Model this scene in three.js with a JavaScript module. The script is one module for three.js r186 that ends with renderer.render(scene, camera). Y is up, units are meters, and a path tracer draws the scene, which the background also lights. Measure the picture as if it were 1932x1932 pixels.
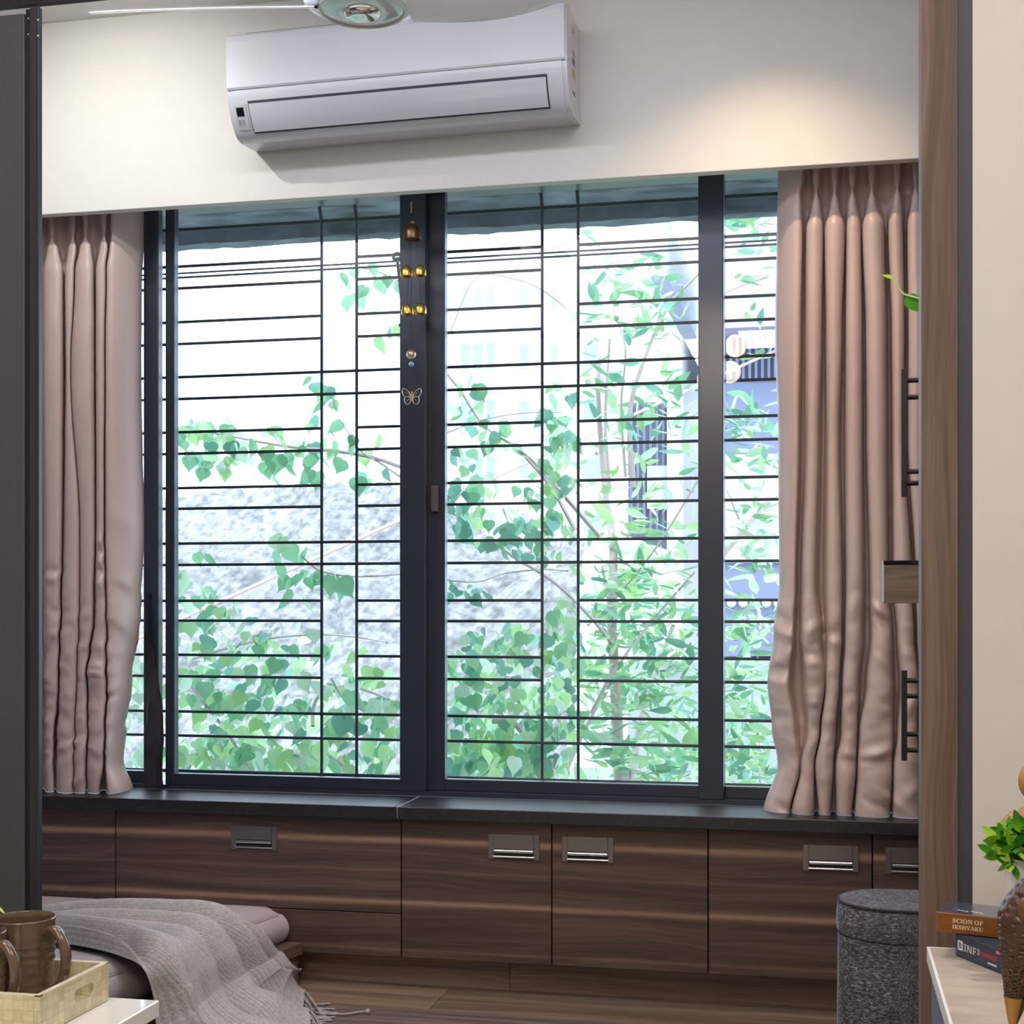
import * as THREE from 'three';
import { RoundedBoxGeometry } from 'three/addons/geometries/RoundedBoxGeometry.js';
import { mergeGeometries, mergeVertices } from 'three/addons/utils/BufferGeometryUtils.js';
import { RectAreaLightUniformsLib } from 'three/addons/lights/RectAreaLightUniformsLib.js';

// ------------------------------------------------------------------ camera, sky, sun, exposure
const V3 = THREE.Vector3;
const scene = new THREE.Scene();
const renderer = new THREE.WebGLRenderer({ antialias: true });
renderer.toneMapping = THREE.LinearToneMapping;
renderer.toneMappingExposure = 1.0;
renderer.shadowMap.enabled = true;
RectAreaLightUniformsLib.init();

const FOC = 2721, CX = 966, CY = 1149;                    // lens in photograph pixels (frame 1932 x 1932)
const TURN = Math.atan(594 / FOC);
const CAM = new V3(0, 0.974, 3.5);
const camera = new THREE.PerspectiveCamera(2 * Math.atan(1149 / FOC) * 180 / Math.PI, 1, 0.05, 200);
camera.setViewOffset(2298, 2298, 183, 0, 1932, 1932);     // level camera, lens shifted down
camera.position.copy(CAM);
camera.rotation.y = TURN;
scene.add(camera);

scene.background = new THREE.Color().setRGB(2.9, 3.45, 4.2);   // bright overcast sky
const sun = new THREE.DirectionalLight(0xfff6e6, 1.6);      // hazy sun behind the house, lights the garden only
sun.position.set(5, 15, 9); sun.target.position.set(-0.5, 0, -3);
sun.castShadow = true; sun.shadow.radius = 12; sun.shadow.mapSize.set(2048, 2048);
Object.assign(sun.shadow.camera, { left: -14, right: 14, top: 14, bottom: -14, near: 1, far: 50 });
scene.add(sun, sun.target);

function areaLight(x, y, z, w, h, intensity, color) {
  const l = new THREE.RectAreaLight(color, intensity, w, h);
  l.position.set(x, y, z); l.rotation.x = -Math.PI / 2; scene.add(l); return l;
}
const CEIL = 2.54;
const PANELS = [[-1.1, 2.3], [0.75, 2.3], [-0.2, 4.3]];
for (const [x, z] of PANELS) areaLight(x, CEIL - 0.032, z, 0.56, 0.56, 11, 0xf4f6ff);
areaLight(-0.95, CEIL - 0.032, 1.1, 2.2, 0.2, 12.5, 0xf2f5ff);

// ------------------------------------------------------------------ helpers
let seed = 12345;
const rnd = () => { seed = (seed * 1664525 + 1013904223) >>> 0; return seed / 4294967296; };
const rr = (a, b) => a + (b - a) * rnd();
const lerp = (a, b, t) => a + (b - a) * t;
const clamp = (x, a = 0, b = 1) => Math.min(b, Math.max(a, x));
const smooth = (a, b, x) => { const t = clamp((x - a) / (b - a)); return t * t * (3 - 2 * t); };
function ray(px, py) {
  const t = (px - CX) / FOC, u = (CY - py) / FOC, s = Math.sin(TURN), c = Math.cos(TURN);
  return new V3(-s + t * c, u, -c - t * s);
}
const atZ = (px, py, z) => { const d = ray(px, py); return CAM.clone().addScaledVector(d, (z - CAM.z) / d.z); };
const atY = (px, py, y) => { const d = ray(px, py); return CAM.clone().addScaledVector(d, (y - CAM.y) / d.y); };

function hash(x, y) { let h = (x * 374761393 + y * 668265263) | 0; h = Math.imul(h ^ (h >>> 13), 1274126177); return ((h ^ (h >>> 16)) >>> 0) / 4294967296; }
function vnoise(x, y) {
  const xi = Math.floor(x), yi = Math.floor(y), a = x - xi, b = y - yi, u = a * a * (3 - 2 * a), v = b * b * (3 - 2 * b);
  return lerp(lerp(hash(xi, yi), hash(xi + 1, yi), u), lerp(hash(xi, yi + 1), hash(xi + 1, yi + 1), u), v);
}
function fbm(x, y, n = 4) { let s = 0, a = 0.5, t = 0; for (let i = 0; i < n; i++) { s += a * vnoise(x, y); t += a; a *= 0.5; x = x * 2.03 + 17.1; y = y * 2.03 + 9.7; } return s / t; }
function dataTex(w, h, fn, srgb = true) {
  const d = new Uint8Array(w * h * 4);
  for (let j = 0; j < h; j++) for (let i = 0; i < w; i++) {
    const c = fn(i / w, j / h, i, j), k = 4 * (j * w + i);
    d[k] = clamp(c[0]) * 255; d[k + 1] = clamp(c[1]) * 255; d[k + 2] = clamp(c[2]) * 255; d[k + 3] = 255;
  }
  const t = new THREE.DataTexture(d, w, h); t.wrapS = t.wrapT = THREE.RepeatWrapping; t.magFilter = THREE.LinearFilter; t.minFilter = THREE.LinearMipmapLinearFilter; t.generateMipmaps = true;
  if (srgb) t.colorSpace = THREE.SRGBColorSpace; t.needsUpdate = true; return t;
}
const mat = (color, roughness = 0.6, extra = {}) => new THREE.MeshStandardMaterial({ color, roughness, ...extra });
const phys = (color, roughness, extra = {}) => new THREE.MeshPhysicalMaterial({ color, roughness, ...extra });

const taken = new Map();
function numbered(n) { const k = taken.get(n) ?? 0; taken.set(n, k + 1); return k ? n + '_' + String(k).padStart(3, '0') : n; }
function tag(o, label, category, group, kind) {
  o.userData.label = label; o.userData.category = category;
  if (group) o.userData.group = group; if (kind) o.userData.kind = kind; return o;
}
function thing(name, label, category, group) { const g = new THREE.Group(); g.name = numbered(name); scene.add(g); return tag(g, label, category, group); }
function structure(name, label) { const g = new THREE.Group(); g.name = numbered(name); scene.add(g); g.userData.kind = 'structure'; if (label) { g.userData.label = label; } g.userData.category = name.split('_')[0]; return g; }
function part(parent, name, geo, m, p) {
  const o = new THREE.Mesh(geo, m); o.name = name; o.castShadow = o.receiveShadow = true;
  if (p) o.position.set(...p); parent.add(o); return o;
}
function box(x0, x1, y0, y1, z0, z1, r = 0) {
  const w = x1 - x0, h = y1 - y0, d = z1 - z0;
  const g = r > 0 ? new RoundedBoxGeometry(w, h, d, 2, Math.min(r, w / 2.01, h / 2.01, d / 2.01)) : new THREE.BoxGeometry(w, h, d);
  return g.translate((x0 + x1) / 2, (y0 + y1) / 2, (z0 + z1) / 2);
}
// uv in metres from the dominant normal; du/dv = metres per texture, turn swaps the grain
function uvm(g, du = 1, dv = 1, ou = 0, ov = 0, turn = false) {
  if (g.index) g = g.toNonIndexed();
  const p = g.attributes.position, n = p.count, uv = new Float32Array(n * 2), a = new V3(), b = new V3(), c = new V3();
  for (let i = 0; i < n; i += 3) {
    a.fromBufferAttribute(p, i); b.fromBufferAttribute(p, i + 1); c.fromBufferAttribute(p, i + 2);
    const q = b.clone().sub(a).cross(c.clone().sub(a)), ax = Math.abs(q.x), ay = Math.abs(q.y), az = Math.abs(q.z);
    [a, b, c].forEach((v, k) => {
      let u, w; if (az >= ax && az >= ay) { u = v.x; w = v.y; } else if (ay >= ax) { u = v.x; w = v.z; } else { u = v.z; w = v.y; }
      if (turn) [u, w] = [w, u];
      uv[2 * (i + k)] = u / du + ou; uv[2 * (i + k) + 1] = w / dv + ov;
    });
  }
  g.setAttribute('uv', new THREE.BufferAttribute(uv, 2)); return g;
}
function tube(pts, r, seg = 6, n = 0) {
  const P = pts.map((p) => (p.isVector3 ? p : new V3(...p)));
  const c = P.length === 2 ? new THREE.LineCurve3(P[0], P[1]) : new THREE.CatmullRomCurve3(P);
  return new THREE.TubeGeometry(c, n || Math.max(1, (P.length - 1) * 4), r, seg, false);
}
function taper(pts, r0, r1, seg = 7, n = 16) {
  const c = new THREE.CatmullRomCurve3(pts.map((p) => (p.isVector3 ? p : new V3(...p)))), g = new THREE.TubeGeometry(c, n, 1, seg, false), p = g.attributes.position, q = new V3(), o = new V3();
  for (let i = 0; i <= n; i++) { c.getPointAt(i / n, o); const r = lerp(r0, r1, i / n);
    for (let j = 0; j <= seg; j++) { const k = i * (seg + 1) + j; q.fromBufferAttribute(p, k).sub(o).multiplyScalar(r).add(o); p.setXYZ(k, q.x, q.y, q.z); } }
  g.computeVertexNormals(); return g;
}
function lathe(prof, seg = 32) { return new THREE.LatheGeometry(prof.map(([r, y]) => new THREE.Vector2(r, y)), seg); }
function gridGeo(nu, nv, fn) {
  const pos = [], uv = [], idx = [];
  for (let j = 0; j <= nv; j++) for (let i = 0; i <= nu; i++) { const p = fn(i / nu, j / nv); pos.push(p.x, p.y, p.z); uv.push(p.u ?? i / nu, p.v ?? j / nv); }
  for (let j = 0; j < nv; j++) for (let i = 0; i < nu; i++) { const a = j * (nu + 1) + i, b = a + 1, c = a + nu + 1, d = c + 1; idx.push(a, b, d, a, d, c); }
  const g = new THREE.BufferGeometry(); g.setAttribute('position', new THREE.Float32BufferAttribute(pos, 3)); g.setAttribute('uv', new THREE.Float32BufferAttribute(uv, 2)); g.setIndex(idx); g.computeVertexNormals(); return g;
}

// ------------------------------------------------------------------ materials
function veneer(w, h, mw, mh, dark, mid, light, streaks, seedOff) {
  return dataTex(w, h, (u, v) => {
    const X = u * mw + seedOff, Y = v * mh;
    const warp = (fbm(X * 1.6, Y * 5, 3) - 0.5) * 0.085;
    const yy = Y + warp;
    let t = fbm(X * 1.2, yy * 38, 4) * 0.65 + fbm(X * 5, yy * 210, 2) * 0.35;
    t = smooth(0.25, 0.78, t);
    let c = [0, 1, 2].map((k) => lerp(dark[k], mid[k], t));
    for (const [sy, sw, s] of streaks) {
      const q = Math.exp(-Math.pow((Y + warp * 0.12 - sy) / sw, 2)) * s * (0.75 + 0.5 * fbm(X * 3, Y * 120, 2));
      c = c.map((x, k) => lerp(x, light[k], clamp(q)));
    }
    const f = 0.94 + 0.12 * vnoise(X * 24, Y * 900);
    return c.map((x) => x * f);
  });
}
const cabTex = veneer(2048, 384, 4, 0.5, [0.285, 0.225, 0.205], [0.41, 0.325, 0.29], [0.62, 0.49, 0.405], [[0.383, 0.009, 1.0], [0.224, 0.008, 1.0], [0.305, 0.004, 0.3], [0.105, 0.004, 0.35]], 3);
const cabMat = mat(0xffffff, 0.42, { map: cabTex });
const jambTex = veneer(1024, 256, 2, 0.25, [0.36, 0.29, 0.25], [0.50, 0.415, 0.36], [0.5, 0.4, 0.33], [], 40);
const jambMat = mat(0xffffff, 0.5, { map: jambTex });
const floorTex = veneer(1024, 512, 2, 1.0, [0.44, 0.375, 0.325], [0.62, 0.535, 0.46], [0.5, 0.42, 0.35], [], 80);
const floorMats = [[1, 1, 1], [0.82, 0.8, 0.8], [1.12, 1.08, 1.02], [0.8, 0.87, 1.12]].map((c) => mat(new THREE.Color().setRGB(...c.map((x) => Math.min(1, x * 0.88))), 0.38, { map: floorTex }));
const wallTex = dataTex(256, 256, (u, v) => { const f = 0.985 + 0.015 * fbm(u * 40, v * 40, 3); return [f, f, f]; });
const wallMat = mat(new THREE.Color().setRGB(0.80, 0.79, 0.755), 0.75, { map: wallTex });
const creamMat = mat(new THREE.Color().setRGB(0.73, 0.695, 0.65), 0.75, { map: wallTex });
const ceilMat = mat(new THREE.Color().setRGB(0.84, 0.83, 0.80), 0.85);
const blackMat = mat(0x1c1c20, 0.45);
const doorMat = mat(0x4b4a4e, 0.5, { bumpMap: dataTex(256, 256, (u, v, i, j) => { const f = hash(i, j); return [f, f, f]; }, false), bumpScale: 0.0004 });
const frameMat = phys(0x383f4e, 0.3, { metalness: 0.45, clearcoat: 0.4, clearcoatRoughness: 0.2 });
const glassMat = phys(0xfafcfd, 0, { transmission: 1, thickness: 0, ior: 1.5 });
const grilleMat = mat(0x16242e, 0.5, { metalness: 0.3 });
const steelMat = mat(0x8d8886, 0.36, { metalness: 0.85 });
const chromeMat = mat(0xe8e4df, 0.14, { metalness: 1 });
const goldMat = mat(0xd9b45c, 0.25, { metalness: 0.9 });
const acMat = phys(0xd3d5dd, 0.3, { clearcoat: 0.6, clearcoatRoughness: 0.15 });
const granTex = dataTex(512, 512, (u, v, i, j) => { const n = fbm(u * 60, v * 60, 3), s = hash(i, j) > 0.985 ? 0.22 : 0; const f = 0.06 + 0.08 * smooth(0.45, 0.8, n) + s; return [f, f, f * 1.06]; });
const granMat = phys(0xffffff, 0.42, { map: granTex, ior: 1.65, clearcoat: 0.15, clearcoatRoughness: 0.1 });
const concTex = dataTex(512, 512, (u, v) => { const f = 0.4 + 0.28 * fbm(u * 14, v * 14, 4) - 0.12 * smooth(0.6, 0.75, fbm(u * 5 + 9, v * 18, 3)); return [f * 0.93, f, f * 1.08]; });
const concMat = mat(0xffffff, 0.9, { map: concTex });
const whiteGloss = phys(0xf1f0ea, 0.12, { clearcoat: 0.8, clearcoatRoughness: 0.05 });

// ------------------------------------------------------------------ room shell
const PZ = 1.3, PZB = 1.24;                               // living-room side and bedroom side of the partition
const openL = atZ(73, 1149, PZ).x, openR = atZ(1738, 1149, PZ).x, headY = 1.994;
{
  const f = structure('floor', 'wood plank floor of the bedroom');
  part(f, 'subfloor', box(-3.4, 2.2, -0.15, -0.012, -0.34, 5.8), concMat);
  part(f, 'living_floor', box(-3.3, 2.1, -0.012, 0, PZB, 5.7), mat(0xb8aea2, 0.3));
  const rows = [-0.1, 0.126, 0.34, 0.55, 0.76, 0.97, PZB];
  for (let k = 0; k < rows.length - 1; k++) {
    let x = -3.3 + [0.35, 0.9, 0.1, 0.6, 0.25, 0.8][k] - 1.2, i = 0;
    const jx = k === 0 ? atY(818, 1896, 0).x : null;
    if (jx !== null) x = jx - 3.6;
    while (x < 0.8) {
      const a = Math.max(-3.3, x), b = Math.min(0.8, x + 1.2);
      if (b > a + 0.02) part(f, 'plank', uvm(box(a + 0.0007, b - 0.0007, -0.012, 0, rows[k] + 0.0007, rows[k + 1] - 0.0007), 2, 1, k * 0.37 + i * 0.21, k * 0.53 + i * 0.31), floorMats[k === 1 ? 3 : (k * 2 + i) % 3]);
      x += 1.2; i++;
    }
  }
  const c = structure('ceiling'); part(c, 'ceiling_slab', box(-3.4, 2.2, CEIL, CEIL + 0.2, -0.34, 5.8), ceilMat);
  const pel = structure('wall_back', 'cream bulkhead wall above the window');
  part(pel, 'bulkhead', uvm(box(-3.3, 0.8, atZ(905, 352, 0).y, CEIL, -0.03, 0, 0.002)), wallMat);
  const ww = structure('wall_window');
  part(ww, 'wall_below', box(-3.3, 0.9, -3.2, 0.474, -0.34, -0.205), concMat);
  part(ww, 'wall_above', box(-3.3, 0.9, 2.16, CEIL, -0.34, -0.2), wallMat);
  part(ww, 'wall_side', box(-3.3, -2.62, 0.44, 2.16, -0.34, -0.2), wallMat);
  part(ww, 'wall_side', box(0.62, 0.9, 0.44, 2.16, -0.34, -0.2), wallMat);
  const wl = structure('wall_left'); part(wl, 'wall_panel', box(-3.4, -3.3, 0, CEIL, -0.34, 5.8), wallMat);
  const wr = structure('wall_right'); part(wr, 'wall_panel', box(0.8, 0.9, 0, CEIL, -0.2, PZB), wallMat);
  part(wr, 'living_wall', box(2.1, 2.2, 0, CEIL, PZB, 5.8), creamMat);
  const wf = structure('wall_front'); part(wf, 'wall_panel', box(-3.4, 2.2, 0, CEIL, 5.7, 5.8), creamMat);
  const wp = structure('wall_partition', 'cream wall beside and over the sliding door opening');
  const rx = atZ(1835, 1149, PZ).x;
  part(wp, 'wall_panel', uvm(box(rx, 2.1, 0, CEIL, PZB, PZ)), creamMat);
  part(wp, 'header', uvm(box(-3.3, rx, headY + 0.012, CEIL, PZ - 0.012, PZ)), creamMat);
  // door on the left: dark leaf, channel, end stile
  const d = structure('door_1', 'dark grey sliding door leaf with black edge profile');
  const e1 = atZ(44, 1149, PZ).x, e2 = atZ(54, 1149, PZ).x, e3 = atZ(69, 1149, PZ).x;
  part(d, 'leaf', uvm(box(-3.28, e1, 0.008, headY - 0.014, PZ - 0.011, PZ - 0.003, 0.002)), doorMat);
  part(d, 'channel', box(e1, e2, 0.008, headY - 0.006, PZ - 0.011, PZ - 0.008), blackMat);
  part(d, 'stile', box(e2, e3, 0.008, headY - 0.006, PZ - 0.011, PZ - 0.003, 0.001), mat(0x2e2c2f, 0.5));
  part(d, 'edge_profile', box(e3, openL, 0.008, headY - 0.006, PZ - 0.0115, PZ, 0.001), mat(0x3c444c, 0.3, { metalness: 0.5 }));
  const screw = new THREE.SphereGeometry(0.0022, 8, 6);
  for (const [px, py] of [[49.5, 32], [49.5, 62], [71.5, 38], [71.5, 68]]) { const p = atZ(px, py, PZ); part(d, 'screw', screw, chromeMat, [p.x, p.y, px < 60 ? PZ - 0.007 : PZ]); }
  const t = structure('trim_1', 'thin black trim along the door head'); part(t, 'head_trim', box(-3.3, rx, headY - 0.002, headY + 0.012, PZ - 0.012, PZ + 0.002), blackMat);
  const j = structure('trim_2', 'walnut veneer door jamb with vertical grain');
  const jx = atZ(1807, 1149, PZ).x;
  part(j, 'jamb_board', uvm(box(openR, jx, 0, headY - 0.004, PZB - 0.002, PZ + 0.004, 0.001), 2, 0.25, 0, 0, true), jambMat);
  part(j, 'jamb_profile', box(jx, rx, 0, headY - 0.004, PZB, PZ, 0.0005), mat(0x444448, 0.42));
}

// ------------------------------------------------------------------ window, sill counter, grille, sunshade
{
  const wz = -0.23, X = (px, z = wz) => atZ(px, 1149, z).x;
  const yb = 0.474, yt = 2.145, yr = 0.517, ytr = atZ(905, 357, -0.235).y;
  const w = structure('window_1', 'dark aluminium sliding window with four panels');
  part(w, 'track', box(-2.62, 0.62, yb, yb + 0.012, -0.3, -0.212), frameMat);
  part(w, 'head_rail', box(-2.62, 0.62, ytr, yt + 0.015, -0.3, -0.215), frameMat);
  part(w, 'post', box(X(275), X(303), yb + 0.012, ytr, -0.245, -0.215, 0.003), frameMat);
  part(w, 'post', box(X(1318), X(1366), yb + 0.012, ytr, -0.27, -0.215, 0.003), frameMat);
  part(w, 'jamb', box(-2.62, -2.57, yb + 0.012, ytr, -0.3, -0.215), frameMat);
  part(w, 'jamb', box(0.57, 0.62, yb + 0.012, ytr, -0.3, -0.215), frameMat);
  function sash(x0, x1, z, s0, s1) {
    if (s0) part(w, 'stile', box(x0, x0 + s0, yb + 0.012, ytr, z - 0.014, z + 0.014, 0.002), frameMat);
    if (s1) part(w, 'stile', box(x1 - s1, x1, yb + 0.012, ytr, z - 0.014, z + 0.014, 0.002), frameMat);
    part(w, 'bottom_rail', box(x0 + s0, x1 - s1, yb + 0.012, yr, z - 0.013, z + 0.013, 0.002), frameMat);
    part(w, 'pane', box(x0 + s0 - 0.004, x1 - s1 + 0.004, yr - 0.004, ytr + 0.004, z - 0.001, z + 0.001), glassMat);
  }
  sash(-2.57, X(275) + 0.006, -0.268, 0.05, 0.02);
  sash(X(316), X(805), wz, X(333) - X(316), X(805) - X(757));
  sash(X(806, -0.26), X(1318) + 0.012, -0.26, X(842, -0.26) - X(806, -0.26), 0.012);
  sash(X(1366) - 0.012, 0.57, -0.262, 0.012, 0.04);
  // window latch on the meeting stiles
  const lt = atZ(816, 940, -0.216); part(w, 'latch', box(lt.x - 0.008, lt.x + 0.01, lt.y - 0.035, lt.y + 0.035, -0.246, -0.228, 0.003), mat(0x55484a, 0.4));

  const c = thing('window_ledge', 'polished black granite ledge along the foot of the window', 'ledge');
  const jn = X(770, -0.1), cy = 0.474;
  const slab = (a, b) => uvm(box(a, b, cy - 0.032, cy, -0.3 + 0.095, 0.0, 0.0025), 0.5, 0.5);
  part(c, 'slab', slab(-3.3, jn - 0.0012), granMat); part(c, 'slab', slab(jn + 0.0012, 0.79), granMat);
  part(c, 'joint', box(jn - 0.0012, jn + 0.0012, cy - 0.03, cy - 0.0004, -0.2, -0.004), mat(0xaab2bd, 0.5));

  // grille
  const gz = -0.42, g = thing('window_grille', 'black painted steel security grille outside the window', 'grille');
  const bar = (x0, x1, y, r = 0.0045) => part(g, 'horizontal_bar', new THREE.CylinderGeometry(r, r, x1 - x0, 6).rotateZ(Math.PI / 2).translate((x0 + x1) / 2, y, gz), grilleMat);
  const v1 = X(607, gz), v2 = X(673, gz), v3 = X(1023, gz), v4 = X(1091, gz);
  const ys = [1.977, 1.913, 1.814, 1.75, 1.653, 1.589, 1.4915, 1.4285, 1.328, 1.2675, 1.1655, 1.103, 0.998, 0.94, 0.84, 0.777, 0.674, 0.6035];
  ys.forEach((y, i) => {
    if ([4, 5, 10, 11, 16, 17].includes(i)) bar(-2.62, 0.62, y);
    else { bar(-2.62, v1, y); bar(v2, v3, y); bar(v4, 0.62, y); }
  });
  bar(-2.62, 0.62, 2.084, 0.0055); bar(-2.62, 0.62, 0.50, 0.0055);
  for (const x of [v1, v2, v3, v4]) {
    part(g, 'vertical_bar', tube([[x, 0.44, gz], [x, 2.084, gz]], 0.0045, 6), grilleMat);
    part(g, 'top_bar', tube([[x, 2.084, gz], [x + 0.002, 2.195, -0.355]], 0.0055, 6), grilleMat);
  }
  for (const x of [-2.6, 0.6]) part(g, 'vertical_bar', tube([[x, 0.44, gz], [x, 2.19, gz]], 0.0055, 6), grilleMat);
  for (const x of [-2.6, v1, v3, 0.6]) part(g, 'bracket', tube([[x, 0.44, gz], [x, 0.44, -0.33]], 0.005, 6), grilleMat);

  const s = thing('concrete_sunshade', 'weathered grey concrete sunshade slab over the window', 'sunshade');
  part(s, 'slab', uvm(box(-3.4, 1.0, 2.2, 2.3, -0.9, -0.34), 1.2, 1.2), concMat);
  const lipG = new THREE.BoxGeometry(4.4, 0.05, 0.07, 110, 2, 2); const lp = lipG.attributes.position;
  for (let i = 0; i < lp.count; i++) if (lp.getY(i) < 0) lp.setY(i, lp.getY(i) + 0.011 * (vnoise(lp.getX(i) * 26, lp.getZ(i) * 40) - 0.5));
  lipG.translate(-1.2, 2.177, -0.865); part(s, 'lip', uvm(lipG, 1.2, 1.2), concMat);

  // two lines strung just outside, and the line holder
  for (const [a, b, r, l] of [[[335, 516], [1465, 452], 0.003, 'upper thin washing line strung outside the window grille'], [[335, 524], [1465, 460], 0.0035, 'lower thin washing line strung outside the window grille']]) {
    const o = new THREE.Mesh(tube([atZ(a[0] - 300, a[1] + 17, -0.62), atZ(b[0] + 160, b[1] - 8, -0.62)], r, 6), mat(0x3d5674, 0.5)); o.name = numbered('washing_line'); o.castShadow = o.receiveShadow = true; scene.add(tag(o, l, 'washing line')); 
  }
  const lh = thing('line_hook', 'dark metal hook carrying the washing lines beside the centre mullion', 'hook');
  const h0 = atZ(749, 485, -0.6), h1 = atZ(757, 560, -0.6);
  part(lh, 'stem', tube([h0, h1, [h1.x + 0.05, h1.y - 0.12, -0.45], [h1.x + 0.05, h1.y - 0.12, gz]], 0.005, 6), grilleMat);
  part(lh, 'loop', new THREE.TorusGeometry(0.011, 0.005, 6, 12).translate(h0.x, h0.y, h0.z), grilleMat);

  // black cloth strip tied to the left post
  const bs = gridGeo(8, 40, (u, v) => { const y = lerp(1.02, 0.48, v), wd = lerp(0.01, 0.055, smooth(0, 0.8, v)); const x0 = X(284), x = x0 + (u - 0.05) * wd; return { x, y, z: -0.205 + 0.008 * Math.sin(u * 6 + v * 9) + 0.012 * (fbm(u * 5, v * 14, 2) - 0.5) }; });
  const cl = new THREE.Mesh(bs, mat(0x24232e, 0.7, { side: THREE.DoubleSide })); cl.name = 'cloth_strip'; cl.castShadow = cl.receiveShadow = true; scene.add(tag(cl, 'crumpled black cloth strip hanging at the foot of the window post', 'cloth'));
}

// ------------------------------------------------------------------ cabinets under the ledge
{
  const X = (px) => atZ(px, 1600, -0.03).x, zf = -0.03, yTop = 0.441, yBot = 0.087;
  const edges = [-2.9, X(218), X(757), X(1041), X(1336), X(1646), 0.6];
  const handle = (par, x0, x1, y0, y1) => {
    const h = part(par, 'handle', box(x0, x0 + 0.014, y0, y1, zf - 0.004, zf + 0.0045, 0.001), steelMat);
    h.userData.label = 'brushed steel recessed cup handle';
    const H = (n, g, m) => part(h, n, g, m);
    H('frame_side', box(x1 - 0.014, x1, y0, y1, zf - 0.004, zf + 0.0045, 0.001), steelMat);
    H('cover', box(x0 + 0.014, x1 - 0.014, y0 + (y1 - y0) * 0.42, y1, zf - 0.004, zf + 0.0055, 0.001), steelMat);
    H('recess', box(x0 + 0.012, x1 - 0.012, y0 + 0.001, y0 + (y1 - y0) * 0.5, zf - 0.006, zf + 0.0012), mat(0x17140f, 0.6));
    H('grip', new THREE.CylinderGeometry(0.0045, 0.0045, x1 - x0 - 0.03, 10).rotateZ(Math.PI / 2).translate((x0 + x1) / 2, y0 + (y1 - y0) * 0.33, zf + 0.004), chromeMat);
    H('lip', new THREE.CylinderGeometry(0.003, 0.003, x1 - x0 - 0.026, 8).rotateZ(Math.PI / 2).translate((x0 + x1) / 2, y0 + 0.006, zf + 0.004), chromeMat);
  };
  const labels = ['walnut storage cabinet half hidden behind the dark sliding door', 'wide walnut drawer cabinet behind the end of the low bed', 'walnut cabinet with handle at its right, beside the wide drawers', 'walnut cabinet with handle at its left, below the middle of the right window', 'walnut cabinet with handle at its right, under the hanging pink curtain', 'walnut cabinet mostly hidden behind the veneered door jamb'];
  const hs = [null, [437, 523], [922, 1018], [1061, 1158], [1515, 1620], [1671, 1775]];
  for (let i = 0; i < 6; i++) {
    const a = edges[i], b = edges[i + 1], t = thing('storage_cabinet', labels[i], 'cabinet', 'storage cabinets under the window ledge');
    part(t, 'carcass', box(a + 0.0005, b - 0.0005, yBot - 0.002, yTop, -0.2, zf - 0.018), mat(0x201a18, 0.7));
    const gap = 0.0016, ou = i * 0.17;
    const front = (y0, y1, n) => part(t, n, uvm(box(a + gap, b - gap, y0, y1, zf - 0.017, zf, 0.0012), 4, 0.5, ou, 0), cabMat);
    let f;
    if (i === 1) { f = front(0.198, yTop - 0.002, 'drawer_front'); front(yBot, 0.1955, 'drawer_front'); } else f = front(yBot, yTop - 0.002, 'door');
    if (hs[i]) handle(f, X(hs[i][0]), X(hs[i][1]), 0.347, 0.409);
  }
  const kx = atZ(962, 1840, -0.1).x, k = structure('baseboard_back', 'recessed plinth boards under the cabinets');
  part(k, 'board', uvm(box(-2.9, kx - 0.0006, 0, yBot - 0.002, -0.118, -0.1), 2, 1, 0.1, 0.2), floorMats[0]);
  part(k, 'board', uvm(box(kx + 0.0006, 0.6, 0, yBot - 0.002, -0.118, -0.1), 2, 1, 0.5, 0.55), floorMats[0]);
}

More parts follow.
